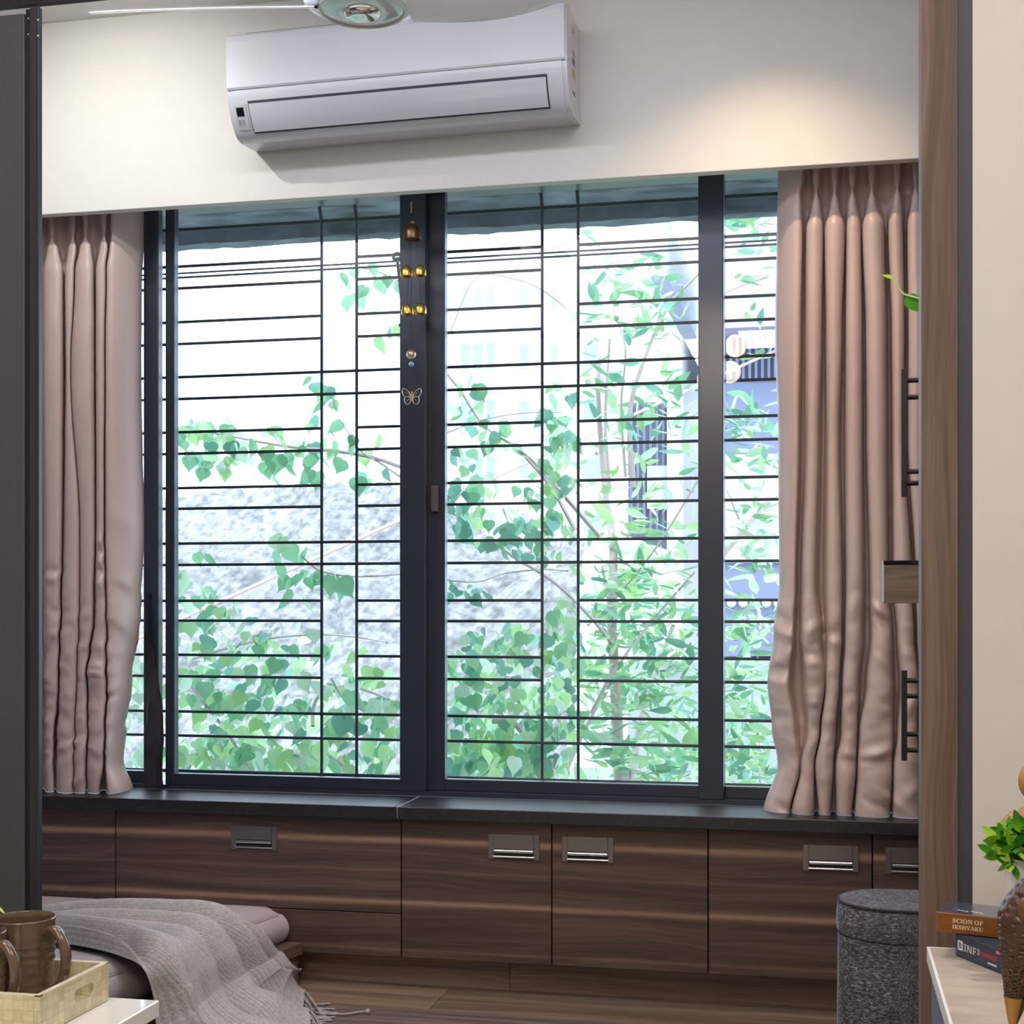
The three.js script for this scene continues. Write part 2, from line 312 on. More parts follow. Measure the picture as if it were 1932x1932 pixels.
// ------------------------------------------------------------------ curtains
const satinBump = dataTex(256, 256, (u, v, i, j) => { const f = ((i + j) % 4) / 4 * 0.6 + 0.4 * hash(i, j); return [f, f, f]; }, false);
const curtainMat = phys(new THREE.Color().setRGB(0.6, 0.465, 0.43), 0.36, { side: THREE.DoubleSide, sheen: 0.5, sheenRoughness: 0.4, sheenColor: new THREE.Color().setRGB(0.8, 0.7, 0.68) });
function curtain(label, pxMid, rows, zc, dents, deep, hemY, pinchY) {
  const t = thing('curtain', label, 'curtain');
  const R = rows.map(([y, f, k = 1]) => ({ y: atZ(pxMid, y, zc).y, f, k }));
  const nF = R[0].f.length, NV = 210, perR = 11, perV = 5, cols = nF * perR + (nF - 1) * perV;
  const yT = R[0].y, yB = Math.max(0.4756, R[R.length - 1].y), D = dents.map(([px, py, sx, sy, a, tl = 0]) => { const p = atZ(px, py, zc), q = atZ(px + sx, py, zc).x - p.x; return [p.x, p.y, q, q * sy / sx, a, tl]; });
  const pos = [], uv = [];
  for (let j = 0; j <= NV; j++) {
    const y = lerp(yT, yB, j / NV);
    let k = 0; while (k < R.length - 2 && y < R[k + 1].y) k++;
    const a = R[k], b = R[k + 1], q = smooth(0, 1, (y - a.y) / (b.y - a.y)), kk = lerp(a.k, b.k, q);
    const F = a.f.map((p, i) => [lerp(p[0], b.f[i][0], q), lerp(p[1], b.f[i][1], q)]);
    const push = (px, z) => {
      const x = atZ(px, 1149, z).x, xc = atZ(px, 1149, zc).x;
      let dz = 0.0035 * (fbm(xc * 26 + 5, y * 13, 3) - 0.5);
      for (const [dx, dy, sx, sy, am, tl] of D) { const ux = (xc - dx) / sx, uy = (y - dy + tl * (xc - dx)) / sy; dz += 0.7 * am * Math.exp(-ux * ux - uy * uy); }
      { const zone = smooth(1.12, 0.92, y) * smooth(0.47, 0.6, y), q = fbm(xc * 9 + y * 7, y * 15 - xc * 11, 3), r2 = fbm(xc * 12 - y * 8 + 40, y * 17 + xc * 9, 2); dz += zone * (0.011 * Math.abs(q - 0.5) * 2 - 0.008 * Math.abs(r2 - 0.5) * 2); }
      
      pos.push(x, y, z + dz); uv.push(xc * 40, y * 40);
    };
    for (let i = 0; i < nF; i++) {
      const [l, r] = F[i], w = r - l, c = (l + r) / 2, h = Math.min(0.034, 0.55 * w * 0.00132 + 0.004) * kk;
      for (let m = 0; m < perR; m++) { const an = Math.PI * (1 - m / (perR - 1)), co = Math.cos(an); push(c + w / 2 * co, zc + h * Math.pow(Math.max(0, Math.sin(an)), 0.75) + ((deep[i] ?? 0) > 0 ? -deep[i] * (0.5 - 0.5 * co) : (deep[i] ?? 0) * (0.5 + 0.5 * co))); }
      if (i < nF - 1) { const g = F[i + 1][0] - r, d = 0.058 * kk; for (let m = 1; m <= perV; m++) { const s = m / (perV + 1); push(r + g * s, zc - d * Math.pow(Math.sin(Math.PI * s), 0.35)); } }
    }
  }
  const g = new THREE.BufferGeometry(); g.setAttribute('position', new THREE.Float32BufferAttribute(pos, 3)); g.setAttribute('uv', new THREE.Float32BufferAttribute(uv, 2));
  const idx = [[], [], []];
  for (let j = 0; j < NV; j++) { const y = lerp(yT, yB, (j + 0.5) / NV), s = y > pinchY ? 0 : y > hemY ? 1 : 2;
    for (let i = 0; i < cols - 1; i++) { const a = j * cols + i, b = a + 1, c = a + cols, d = c + 1; idx[s].push(a, c, d, a, d, b); if (s === 1 && y < hemY + 0.012) idx[2].push(a, c, d, a, d, b); } }
  g.setIndex([...idx[0], ...idx[1], ...idx[2]]); g.computeVertexNormals();
  ['heading', 'panel', 'hem'].forEach((n, s) => { const q = new THREE.BufferGeometry(); for (const k of ['position', 'uv', 'normal']) q.setAttribute(k, g.attributes[k]); q.setIndex(idx[s]); const mv = mergeVertices(q.toNonIndexed(), 1e-6); if (s === 2) mv.translate(0, 0, 0.0024); part(t, n, mv, curtainMat); });
  return t;
}
const pin = (cs, w) => cs.map((c) => [c - w, c + w]);
{
  const zr = -0.1, P = [1497, 1540, 1575, 1608, 1645, 1693, 1728, 1775, 1815];
  const tail = (d) => [[1755 + d, 1785 + d], [1798 + d, 1830 + d]];
  curtain('dusty pink satin curtain gathered in pleats on the wardrobe side of the window', 1600, [
    [285, [[1468, 1520], ...pin(P.slice(1), 9)], 0.55],
    [335, [[1467, 1516], ...pin(P.slice(1), 6)], 0.6],
    [362, [[1467, 1510], ...pin(P.slice(1), 2.4)], 0.55],
    [385, [[1466, 1512], ...pin(P.slice(1), 8)], 0.8],
    [430, [[1465, 1514], [1521, 1553], [1556, 1594], [1597, 1624], [1627, 1668], [1676, 1703], [1712, 1742], ...tail(0)]],
    [620, [[1462, 1511], [1521, 1550], [1559, 1588], [1596, 1626], [1634, 1671], [1683, 1706], [1714, 1744], ...tail(0)]],
    [820, [[1468, 1508], [1522, 1545], [1561, 1582], [1596, 1626], [1636, 1672], [1685, 1704], [1714, 1742], ...tail(0)]],
    [1100, [[1470, 1501], [1514, 1539], [1559, 1588], [1597, 1628], [1643, 1674], [1686, 1720], [1728, 1750], ...tail(2)]],
    [1200, [[1459, 1497], [1513, 1548], [1561, 1588], [1595, 1626], [1645, 1682], [1694, 1724], [1731, 1752], ...tail(2)]],
    [1290, [[1448, 1489], [1519, 1556], [1558, 1583], [1590, 1618], [1636, 1683], [1700, 1732], [1738, 1756], ...tail(2)]],
    [1380, [[1456, 1502], [1524, 1546], [1549, 1576], [1588, 1617], [1622, 1684], [1694, 1730], [1736, 1756], ...tail(2)]],
    [1445, [[1467, 1509], [1511, 1536], [1538, 1572], [1577, 1615], [1618, 1683], [1686, 1736], [1742, 1760], ...tail(4)]],
    [1543, [[1440, 1490], [1493, 1536], [1545, 1566], [1579, 1607], [1612, 1679], [1684, 1740], [1746, 1764], ...tail(6)]],
  ], zr, [
    [1480, 1170, 18, 12, -0.012, 0.4], [1478, 1195, 20, 9, 0.012, 0.4], [1470, 1265, 26, 12, -0.014, -0.3], [1462, 1285, 22, 8, 0.012], [1530, 1185, 20, 12, 0.01, -0.4], [1535, 1235, 22, 9, -0.01], [1530, 1250, 22, 9, 0.01],
    [1570, 1195, 18, 8, -0.01], [1570, 1212, 18, 8, 0.01], [1535, 1325, 16, 10, 0.014], [1655, 1150, 22, 10, 0.012, 0.6], [1665, 1170, 18, 12, -0.012, 0.6], [1600, 1420, 24, 8, 0.008], [1600, 1432, 24, 6, -0.008],
    [1650, 1405, 34, 9, -0.009, -0.3], [1650, 1422, 40, 7, 0.01, -0.2], [1650, 1432, 40, 6, -0.009, -0.2], [1680, 1505, 30, 10, 0.012, 0.7], [1662, 1520, 30, 8, -0.012, 0.5], [1700, 1390, 24, 24, 0.012], [1480, 1525, 22, 10, -0.012, 0.5], [1720, 1490, 26, 16, 0.014, -0.6],
  ], [0.05], atZ(1600, 1441, zr).y, atZ(1600, 358, zr).y);

  const Q = [60, 98, 137, 161, 196, 214];
  const head = [[5, 30], [38, 70]];
  curtain('dusty pink satin curtain gathered in pleats beside the dark sliding door', 175, [
    [378, [...head, ...pin(Q.slice(1, 5), 6), [208, 271]], 0.5],
    [428, [...head, ...pin(Q.slice(1, 5), 4), [209, 271]], 0.5],
    [447, [...head, ...pin(Q.slice(1, 5), 2), [210, 271]], 0.5],
    [466, [...head, [89, 110], [129, 144], [150, 172], [188, 203], [207, 271]], 0.75],
    [510, [...head, [82, 119], [123, 140], [142, 177], [181, 199], [201, 268]]],
    [700, [...head, [82, 119], [124, 133], [134, 178], [181, 197], [199, 267]]],
    [1000, [...head, [84, 117], [121, 150], [151, 179], [182, 196], [199, 272]]],
    [1150, [...head, [84, 114], [117, 150], [151, 176], [180, 199], [202, 266]]],
    [1280, [...head, [85, 110], [113, 145], [146, 163], [166, 200], [203, 250]]],
    [1400, [...head, [86, 101], [108, 140], [141, 164], [167, 197], [200, 237]]],
    [1440, [...head, [87, 101], [108, 140], [141, 163], [166, 195], [199, 235]]],
    [1498, [...head, [87, 103], [108, 140], [141, 163], [166, 188], [203, 252]]],
  ], -0.095, [
    [98, 1078, 18, 9, -0.01], [98, 1090, 18, 8, 0.011], [100, 1150, 16, 12, -0.008, 0.5], [110, 1195, 12, 12, 0.01], [130, 1240, 30, 14, 0.006, -0.6], [182, 1255, 14, 5, 0.008], [182, 1262, 14, 4, -0.008], [182, 1269, 14, 5, 0.009], [182, 1278, 14, 5, -0.008],
    [216, 1300, 16, 6, 0.012, -0.3], [214, 1312, 16, 7, -0.012, -0.3], [216, 1325, 18, 8, 0.008, -0.4], [130, 1395, 34, 8, -0.01, -0.4], [135, 1402, 30, 6, 0.01, -0.3], [190, 1020, 6, 8, 0.01], [190, 1042, 6, 6, -0.01], [190, 1060, 6, 8, 0.01], [190, 1080, 6, 6, -0.01], [190, 1100, 6, 8, 0.01],
    [240, 1100, 26, 12, 0.012, 0.3], [238, 1125, 26, 14, -0.012, 0.3], [235, 1180, 26, 16, 0.012, 0.4], [240, 1210, 26, 12, -0.012], [232, 1370, 20, 9, 0.012], [232, 1383, 20, 7, -0.012], [235, 980, 22, 20, 0.01, 0.5], [140, 1478, 30, 10, 0.01, -0.8],
  ], [0, 0, 0, 0, 0, 0, -0.105], atZ(175, 1422, -0.095).y, atZ(175, 444, -0.095).y);
}

// ------------------------------------------------------------------ air conditioner
{
  const x0 = -1.44, x1 = -0.592, yb = 2.14, t = thing('air_conditioner', 'white split air conditioner mounted on the wall above the window', 'air conditioner');
  const prof = [[0.001, 0.012], [0.1, 0.0], [0.128, 0.008], [0.15, 0.028], [0.172, 0.062], [0.183, 0.098], [0.186, 0.125], [0.186, 0.24], [0.18, 0.268], [0.166, 0.274], [0.001, 0.274]];
  const sh = new THREE.Shape(); prof.forEach(([z, y], i) => (i ? sh.lineTo(z, y) : sh.moveTo(z, y))); sh.closePath();
  const ex = (shape, a, b, bev = 0.004) => new THREE.ExtrudeGeometry(shape, { depth: b - a - 2 * bev, bevelEnabled: bev > 0, bevelThickness: bev, bevelSize: bev, bevelOffset: -bev, bevelSegments: 2 }).rotateY(-Math.PI / 2).scale(-1, 1, 1).translate(0, 0, 0);
  // build extrusions by hand along x so that z is outward
  function sweep(pr, a, b, close = true) {
    const P = pr.map(([z, y]) => [z, y * 0.9 + yb]), pos = [], idx = [], n = P.length;
    for (const x of [a, b]) for (const [z, y] of P) pos.push(x, y, z);
    for (let i = 0; i < (close ? n : n - 1); i++) { const k = (i + 1) % n; idx.push(i, k, n + k, i, n + k, n + i); }
    const tri = THREE.ShapeUtils.triangulateShape(P.map(([z, y]) => new THREE.Vector2(z, y)), []);
    for (const [p, q, r] of tri) { idx.push(p, q, r); idx.push(n + p, n + r, n + q); }
    const g = new THREE.BufferGeometry(); g.setAttribute('position', new THREE.Float32BufferAttribute(pos, 3)); g.setIndex(idx); const ng = g.toNonIndexed(); ng.computeVertexNormals(); return ng;
  }
  void ex;
  const dense = (pr) => { const c = new THREE.SplineCurve(pr.map(([z, y]) => new THREE.Vector2(z, y))); return c.getPoints(26).map((p) => [p.x, p.y]); };
  const lower = dense([[0.1, 0.0], [0.128, 0.006], [0.152, 0.028], [0.172, 0.062], [0.183, 0.098], [0.186, 0.13]]);
  { const a = 0.0105; t.rotation.z = a; t.position.set(x0 - (x0 * Math.cos(a) - yb * Math.sin(a)), yb + 0.003 - (x0 * Math.sin(a) + yb * Math.cos(a)), 0); }
  part(t, 'body', sweep([[0.001, 0.012], ...lower, [0.186, 0.255], [0.182, 0.268], [0.172, 0.274], [0.001, 0.274]], x0 + 0.01, x1 - 0.012), acMat);
  const off = (pr, d) => pr.map(([z, y], i) => { const a = pr[Math.max(0, i - 1)], b = pr[Math.min(pr.length - 1, i + 1)], tz = b[0] - a[0], ty = b[1] - a[1], l = Math.hypot(tz, ty); return [z + ty / l * d, y - tz / l * d]; });
  const strip = (i0, i1, d0, d1, a, b) => { const c = lower.slice(i0, i1 + 1); return sweep([...off(c, d0), ...off(c, d1).reverse()], a, b); };
  part(t, 'end_cap', sweep([[0.001, 0.013], ...lower.map(([z, y]) => [z * 0.985, y + 0.002]), [0.182, 0.25], [0.176, 0.265], [0.16, 0.272], [0.001, 0.272]], x0, x0 + 0.01), acMat);
  part(t, 'end_cap', sweep([[0.001, 0.013], ...lower.map(([z, y]) => [z * 0.985, y + 0.002]), [0.182, 0.25], [0.176, 0.265], [0.16, 0.272], [0.001, 0.272]], x1 - 0.012, x1), acMat);
  part(t, 'front_panel', sweep([[0.18, 0.118], [0.1885, 0.116], [0.1915, 0.121], [0.1915, 0.245], [0.188, 0.262], [0.178, 0.27], [0.17, 0.266]], x0 + 0.002, x1 - 0.004), acMat);
  part(t, 'air_outlet', strip(7, 19, -0.002, 0.0012, x0 + 0.052, x1 - 0.048), mat(0x3c414b, 0.6));
  part(t, 'louvre', strip(8, 18, 0.0, 0.0045, x0 + 0.055, x1 - 0.051), phys(0xd5d8e2, 0.16, { clearcoat: 1, clearcoatRoughness: 0.06 }));
  const disp = part(t, 'display_panel', strip(9, 18, 0.0, 0.0018, x0 + 0.016, x0 + 0.046), mat(0xc7cad3, 0.4));
  part(disp, 'display_window', strip(14, 17, 0.001, 0.0026, x0 + 0.02, x0 + 0.039), mat(0x15161c, 0.3));
  part(disp, 'button', strip(11, 13, 0.001, 0.0024, x0 + 0.02, x0 + 0.026), mat(0x9aa0ac, 0.5));
  part(disp, 'button', strip(11, 13, 0.001, 0.0024, x0 + 0.03, x0 + 0.036), mat(0x9aa0ac, 0.5));
  part(t, 'intake', box(x0 + 0.045, x1 - 0.03, yb + 0.2445, yb + 0.2485, 0.03, 0.17), mat(0x6b6a62, 0.7));
  for (const [y, h, c] of [[0.215, 0.03, 0xc9c8c6], [0.165, 0.012, 0x9b9a9c], [0.14, 0.016, 0x6d6a6c], [0.105, 0.02, 0xcdb25a], [0.06, 0.008, 0x77777c]]) part(t, 'sticker', box(x1, x1 + 0.0006, yb + y * 0.9, yb + (y + h) * 0.9, 0.075, 0.105), mat(c, 0.6));
}

// ------------------------------------------------------------------ ceiling fan
{
  const hub = atZ(684, 38, 0.68), t = thing('ceiling_fan', 'white ceiling fan with glossy pale hub in front of the air conditioner', 'ceiling fan');
  t.position.set(hub.x, hub.y, hub.z);
  const fanMat = phys(0xd9e2e6, 0.12, { clearcoat: 1, clearcoatRoughness: 0.04 });
  part(t, 'motor_housing', lathe([[0.0, 0.018], [0.05, 0.014], [0.09, 0.022], [0.12, 0.036], [0.128, 0.055], [0.12, 0.085], [0.09, 0.11], [0.045, 0.125], [0.02, 0.13], [0.0, 0.13]], 48), fanMat);
  part(t, 'ring', new THREE.TorusGeometry(0.088, 0.003, 8, 40).rotateX(Math.PI / 2).translate(0, 0.02, 0), mat(0xd8d3c6, 0.3, { metalness: 0.4 }));
  part(t, 'cap', lathe([[0, 0], [0.022, 0.001], [0.034, 0.006], [0.04, 0.014], [0.036, 0.02], [0, 0.022]], 32), chromeMat);
  part(t, 'down_rod', new THREE.CylinderGeometry(0.012, 0.012, CEIL - hub.y - 0.13, 12).translate(0, 0.13 + (CEIL - hub.y - 0.13) / 2, 0), chromeMat);
  part(t, 'canopy', lathe([[0.02, -0.05], [0.05, -0.03], [0.06, 0], [0, 0]], 24), fanMat, [0, CEIL - hub.y, 0]);
  const bg = gridGeo(30, 24, (u, v) => {
    const r = lerp(0.09, 0.585, u), w = lerp(0.055, 0.052, u) * (1 + 0.55 * Math.sin(Math.PI * clamp(u * 1.25))) * Math.sqrt(clamp((1 - u) * 12, 0.0001, 1));
    const an = v * Math.PI * 2, s = Math.cos(an) * w, h = Math.sin(an) * 0.0042 * Math.min(1, w / 0.01);
    return { x: r, y: 0.03 + 0.012 * u + s * 0.43 + h, z: s + 0.03 * u * u };
  });
  for (const a of [189, 354, 270]) { const b = part(t, 'blade', bg, phys(0xf2f5f8, 0.12, { side: THREE.DoubleSide, clearcoat: 1, clearcoatRoughness: 0.05 })); b.rotation.y = a * Math.PI / 180; }
}

// ------------------------------------------------------------------ downlights and room lamps
function downlight(x, z, label, color, cd, ang, aim = -0.05) {
  const t = thing('downlight', label, 'downlight', 'recessed ceiling downlights'); t.position.set(x, CEIL, z);
  part(t, 'trim_ring', new THREE.TorusGeometry(0.04, 0.005, 8, 28).rotateX(Math.PI / 2).translate(0, -0.002, 0), mat(0xf3f1ec, 0.4));
  part(t, 'lens', new THREE.CylinderGeometry(0.036, 0.036, 0.004, 24).translate(0, -0.002, 0), mat(0x222222, 0.5, { emissive: color, emissiveIntensity: 3 }));
  const l = new THREE.SpotLight(color, cd, 0, ang, 0.75, 2); l.position.set(0, -0.012, 0); l.target.position.set(0, -1, aim); l.castShadow = true; l.shadow.radius = 0.7; t.add(l, l.target);
}
downlight(atZ(1452, 180, 0).x, 0.38, 'round ceiling downlight washing the wall over the curtain by the wardrobe', 0xffdcb4, 2.3, 0.95);
downlight(atZ(225, 180, 0).x, 0.72, 'round ceiling downlight washing the wall over the curtain by the dark door', 0xfffaf2, 1.9, 0.95, -1.1);
PANELS.forEach(([x, z], i) => {
  const t = thing('ceiling_panel_light', ['square ceiling panel light over the tray table', 'square ceiling panel light over the console table', 'square ceiling panel light at the back of the living room'][i], 'ceiling light');
  part(t, 'frame', box(x - 0.31, x + 0.31, CEIL - 0.024, CEIL, z - 0.31, z + 0.31, 0.004), whiteGloss);
  part(t, 'diffuser', box(x - 0.28, x + 0.28, CEIL - 0.028, CEIL - 0.022, z - 0.28, z + 0.28), mat(0xffffff, 0.6, { emissive: 0xf4f6ff, emissiveIntensity: 1.6 }));
});
{
  const t = thing('ceiling_panel_light', 'long linear ceiling light inside the bedroom by the partition', 'ceiling light');
  part(t, 'frame', box(-2.07, 0.17, CEIL - 0.024, CEIL, 0.98, 1.22, 0.004), whiteGloss);
  part(t, 'diffuser', box(-2.05, 0.15, CEIL - 0.028, CEIL - 0.022, 1.0, 1.2), mat(0xffffff, 0.6, { emissive: 0xf2f5ff, emissiveIntensity: 1.6 }));
}
{ // globe cluster above the viewer, mirrored in the window panes
  const t = thing('globe_pendant', 'cluster of glowing round glass globes hanging from the living room ceiling', 'pendant lamp');
  const gm = mat(0xffffff, 0.3, { emissive: 0xfff0d8, emissiveIntensity: 10 });
  for (const [x, y, z] of [[-0.44, 2.27, 3.15], [-0.47, 2.15, 3.2], [-0.6, 2.25, 3.1], [-0.58, 2.12, 3.22]]) {
    const b = part(t, 'globe', new THREE.SphereGeometry(0.055, 24, 16), gm, [x, y, z]);
    part(b, 'cord', new THREE.CylinderGeometry(0.003, 0.003, CEIL - y - 0.05, 6).translate(0, (CEIL - y + 0.05) / 2, 0), blackMat);
    const l = new THREE.PointLight(0xffe6c4, 0.5); l.position.set(0, 0, 0); l.shadow.radius = 2.5; l.castShadow = true; b.add(l);
  }
  part(t, 'ceiling_plate', new THREE.CylinderGeometry(0.16, 0.16, 0.02, 24).translate(-0.52, CEIL - 0.01, 3.16), blackMat);
}

// ------------------------------------------------------------------ wind chime
{
  const z = -0.12, P = (x, y) => atZ(x, y, z), t = thing('wind_chime', 'brass bell wind chime with butterfly hanging at the centre mullion', 'wind chime');
  const top = P(776, 372), cordM = mat(0x3a3530, 0.7);
  part(t, 'hook', tube([[top.x, CEIL, z], [top.x, CEIL - 0.02, z]], 0.004, 6), goldMat); part(t, 'cord', tube([[top.x, CEIL - 0.02, z], P(776, 380)], 0.0008, 5), cordM); part(t, 'clip', tube([P(776, 380), P(776, 402)], 0.0022, 6), goldMat);
  part(t, 'cord', tube([P(776, 402), P(776, 735)], 0.0008, 5), cordM);
  const bell = (r, h) => lathe([[0, h], [r * 0.35, h * 0.98], [r * 0.75, h * 0.8], [r * 0.95, h * 0.45], [r, 0], [r * 0.92, 0], [r * 0.85, h * 0.4], [0, h * 0.85]], 24);
  const dome = P(778, 452); const d0 = part(t, 'dome', bell(0.023, 0.042), mat(0x6b5238, 0.3, { metalness: 0.85 }), [dome.x, dome.y, z]);
  part(d0, 'finial', new THREE.SphereGeometry(0.005, 10, 8).translate(0, 0.045, 0), goldMat);
  for (const [x, y] of [[766, 521], [793, 521], [768, 593], [794, 593]]) {
    const p = P(x, y), b = part(t, 'bell', bell(0.0165, 0.028), goldMat, [p.x, p.y, z + (x > 780 ? 0.004 : -0.004)]);
    part(b, 'clapper', new THREE.SphereGeometry(0.005, 8, 6).translate(0, 0.002, 0), mat(0x5a2018, 0.5));
    part(t, 'cord', tube([[p.x, p.y + 0.027, z], [lerp(p.x, dome.x, 0.6), dome.y, z]], 0.0007, 4), cordM);
  }
  const b1 = P(776, 669); part(t, 'ball', new THREE.SphereGeometry(0.0125, 18, 12), mat(0xe6c9b4, 0.12, { metalness: 0.7 }), [b1.x, b1.y, z]);
  const b2 = P(776, 687); part(t, 'bead', new THREE.SphereGeometry(0.007, 14, 10), phys(0x9fc2e0, 0.05, { metalness: 0.3 }), [b2.x, b2.y, z]);
  const bf = part(t, 'butterfly', tube([P(777, 738), P(777, 757)], 0.0018, 6), goldMat), wire = (pts) => tube([...pts, pts[0]].map(([x, y]) => P(x, y)), 0.0011, 5, 30);
  for (const s of [-1, 1]) {
    const m = (a) => a.map(([x, y]) => [777 + s * x, y]);
    part(bf, 'upper_wing', wire(m([[1, 748], [7, 738], [16, 733], [18, 740], [13, 748]])), chromeMat);
    part(bf, 'lower_wing', wire(m([[1, 750], [12, 749], [14, 756], [9, 763], [3, 759]])), chromeMat);
    part(bf, 'wing_vein', tube(m([[1, 749], [12, 739]]).map(([x, y]) => P(x, y)), 0.0007, 4), goldMat);
    part(bf, 'wing_vein', tube(m([[1, 750], [10, 757]]).map(([x, y]) => P(x, y)), 0.0007, 4), goldMat);
  }
}

// ------------------------------------------------------------------ bed, throw
const linenTex = dataTex(512, 512, (u, v, i, j) => { const f = 0.9 + 0.06 * fbm(u * 60, v * 8, 3) + 0.05 * hash(i, j); return [f, f, f]; });
{
  const t = thing('low_bed', 'low platform bed with mauve grey covered mattress below the window ledge', 'bed');
  const ex = (z) => -1.322 - (z + 0.02) * 0.187;       // platform end
  const plat = (y0, y1, i0, i1) => gridGeo(1, 1, () => new V3());
  void plat;
  function prism(y0, y1, inset, z0, z1, xl) {
    const P = [[xl, z0], [ex(z0) - inset, z0], [ex(z1) - inset, z1], [xl, z1]], s = new THREE.Shape(P.map(([x, z]) => new THREE.Vector2(x, -z)));
    return new THREE.ExtrudeGeometry(s, { depth: y1 - y0, bevelEnabled: false }).rotateX(-Math.PI / 2).translate(0, y0, 0);
  }
  part(t, 'platform', uvm(prism(0.085, 0.113, 0, -0.02, 1.12, -2.85), 2, 0.25, 0.2, 0.3), jambMat);
  part(t, 'base', uvm(prism(0.0, 0.085, 0.012, -0.02, 1.1, -2.83), 2, 0.25, 0.1, 0.1), jambMat);
  const sp = atY(547, 1812, 0.085), bolt = part(t, 'castor_lock', new THREE.SphereGeometry(0.006, 10, 8), mat(0xc2402e, 0.4));
  const pp = atZ(560, 1838, 0.0); bolt.position.set(ex(0.045) - 0.009, 0.035, 0.045); part(t, 'cap', new THREE.CylinderGeometry(0.006, 0.006, 0.006, 12).rotateZ(Math.PI / 2), mat(0xd9d6d0, 0.4), [ex(0.04) - 0.01, 0.07, 0.04]); void sp; void pp;
  const mMat = phys(new THREE.Color().setRGB(0.6, 0.53, 0.56), 0.5, { map: linenTex, sheen: 0.6, sheenRoughness: 0.5, sheenColor: new THREE.Color(0.7, 0.68, 0.72) });
  // mattress: rounded slab following the platform end
  const INS = 0.052, zA = -0.012, zB = 1.08, xl = -2.8, N = 84, M = 44;
  const round = (d, r) => (d >= r ? 1 : Math.sqrt(Math.max(0, 1 - Math.pow(1 - d / r, 2))));
  const topY = (x, z) => {
    const e = ex(z) - INS - x, d = Math.min(z - zA, zB - z), k = Math.min(round(e, 0.07), round(d, 0.06));
    return 0.186 + 0.028 * k + 0.006 * (fbm(x * 6, z * 7, 3) - 0.5) * k;
  };
  const topG = gridGeo(N, M, (u, v) => { const z = lerp(zA, zB, v), uu = 1 - Math.pow(1 - u, 1.7), x = lerp(xl, ex(z) - INS, uu); return { x, y: topY(x, z), z, u: x * 2, v: z * 2 }; });
  const sideG = gridGeo(60, 10, (u, v) => { const z = lerp(zA, zB, u), b = Math.sin(Math.PI * v); const x = ex(z) - INS + 0.02 * Math.pow(b, 0.7) + 0.006 * (fbm(z * 18, v * 3, 2) - 0.5) * b; return { x, y: lerp(topY(ex(z) - INS, z), 0.113, v), z, u: z * 2, v: v * 0.2 }; });
  const nearG = gridGeo(50, 8, (u, v) => { const x = lerp(xl, ex(zB) - INS, u); return { x, y: lerp(topY(x, zB), 0.113, v), z: zB + 0.014 * Math.sin(Math.PI * v), u: x * 2, v: v * 0.2 }; });
  mMat.side = THREE.DoubleSide;
  const m = part(t, 'mattress', mergeGeometries([topG, sideG, nearG]), mMat);
  part(m, 'piping', tube(Array.from({ length: 20 }, (_, i) => { const z = lerp(zA + 0.02, zB - 0.03, i / 19); return [ex(z) - INS + 0.0005, topY(ex(z) - INS, z) + 0.0005, z]; }), 0.0016, 6, 60), mMat);

  // throw blanket
  const th = thing('throw_blanket', 'grey ribbed knit throw with fringe draped over the bed end to the floor', 'blanket');
  const C = (pts) => new THREE.CatmullRomCurve3(pts.map(([x, y, h]) => atY(x, y, h)), false, 'centripetal');
  const far = C([[60, 1748, 0.226], [180, 1733, 0.228], [330, 1731, 0.23], [425, 1735, 0.226], [462, 1762, 0.186], [490, 1805, 0.118], [512, 1840, 0.07], [532, 1865, 0.03], [552, 1882, 0.013]]);
  const near = C([[60, 1775, 0.226], [140, 1784, 0.226], [230, 1806, 0.228], [272, 1832, 0.22], [288, 1880, 0.165], [298, 1950, 0.09], [345, 2010, 0.035], [480, 2060, 0.014], [650, 2080, 0.01]]);
  const NU = 150, NV = 110, base = [], pts = [];
  for (let j = 0; j <= NV; j++) for (let i = 0; i <= NU; i++) { const a = far.getPoint(i / NU), b = near.getPoint(i / NU); base.push(a.lerp(b, j / NV)); }
  const at = (i, j) => base[clamp(j, 0, NV) * (NU + 1) + clamp(i, 0, NU)];
  for (let j = 0; j <= NV; j++) for (let i = 0; i <= NU; i++) {
    const u = i / NU, v = j / NV, du = at(i + 1, j).clone().sub(at(i - 1, j)), dv = at(i, j + 1).clone().sub(at(i, j - 1)), n = dv.cross(du).normalize(); if (n.y + n.x < 0) n.negate();
    const ph = v * 5.6 + 0.55 * Math.sin(u * 5 + 1) + 0.5 * fbm(u * 3, v * 4, 2) + u * 0.5, w = ph - Math.floor(ph);
    const fold = Math.pow(Math.sin(Math.PI * Math.pow(w, 0.75)), 0.8), amp = lerp(0.042, 0.075, smooth(0.35, 0.7, u)) * lerp(1, 0.5, smooth(0.85, 1, u)) * (0.55 + 0.8 * hash(Math.floor(ph), 7)) * smooth(0, 0.05, v) * smooth(1, 0.95, v);
    const rib = 0.0008 * Math.sin(v * 400);
    const p = at(i, j).clone().addScaledVector(n, amp * fold + rib + 0.002); p.y = Math.max(p.y, 0.004); pts.push(p);
  }
  const ribTex = dataTex(256, 64, (u, v, i, j) => { const f = 0.72 + 0.2 * (0.5 + 0.5 * Math.sin(j / 64 * Math.PI * 16)) * 0.5 + 0.2 * hash(i >> 3, j); return [f, f * 0.985, f * 0.97]; });
  const thMat = mat(new THREE.Color().setRGB(0.56, 0.53, 0.535), 0.9, { side: THREE.DoubleSide, map: ribTex });
  const bg = gridGeo(NU, NV, (u, v) => { const p = pts[Math.round(v * NV) * (NU + 1) + Math.round(u * NU)]; return { x: p.x, y: p.y, z: p.z, u: u * 8, v: v * 12 }; });
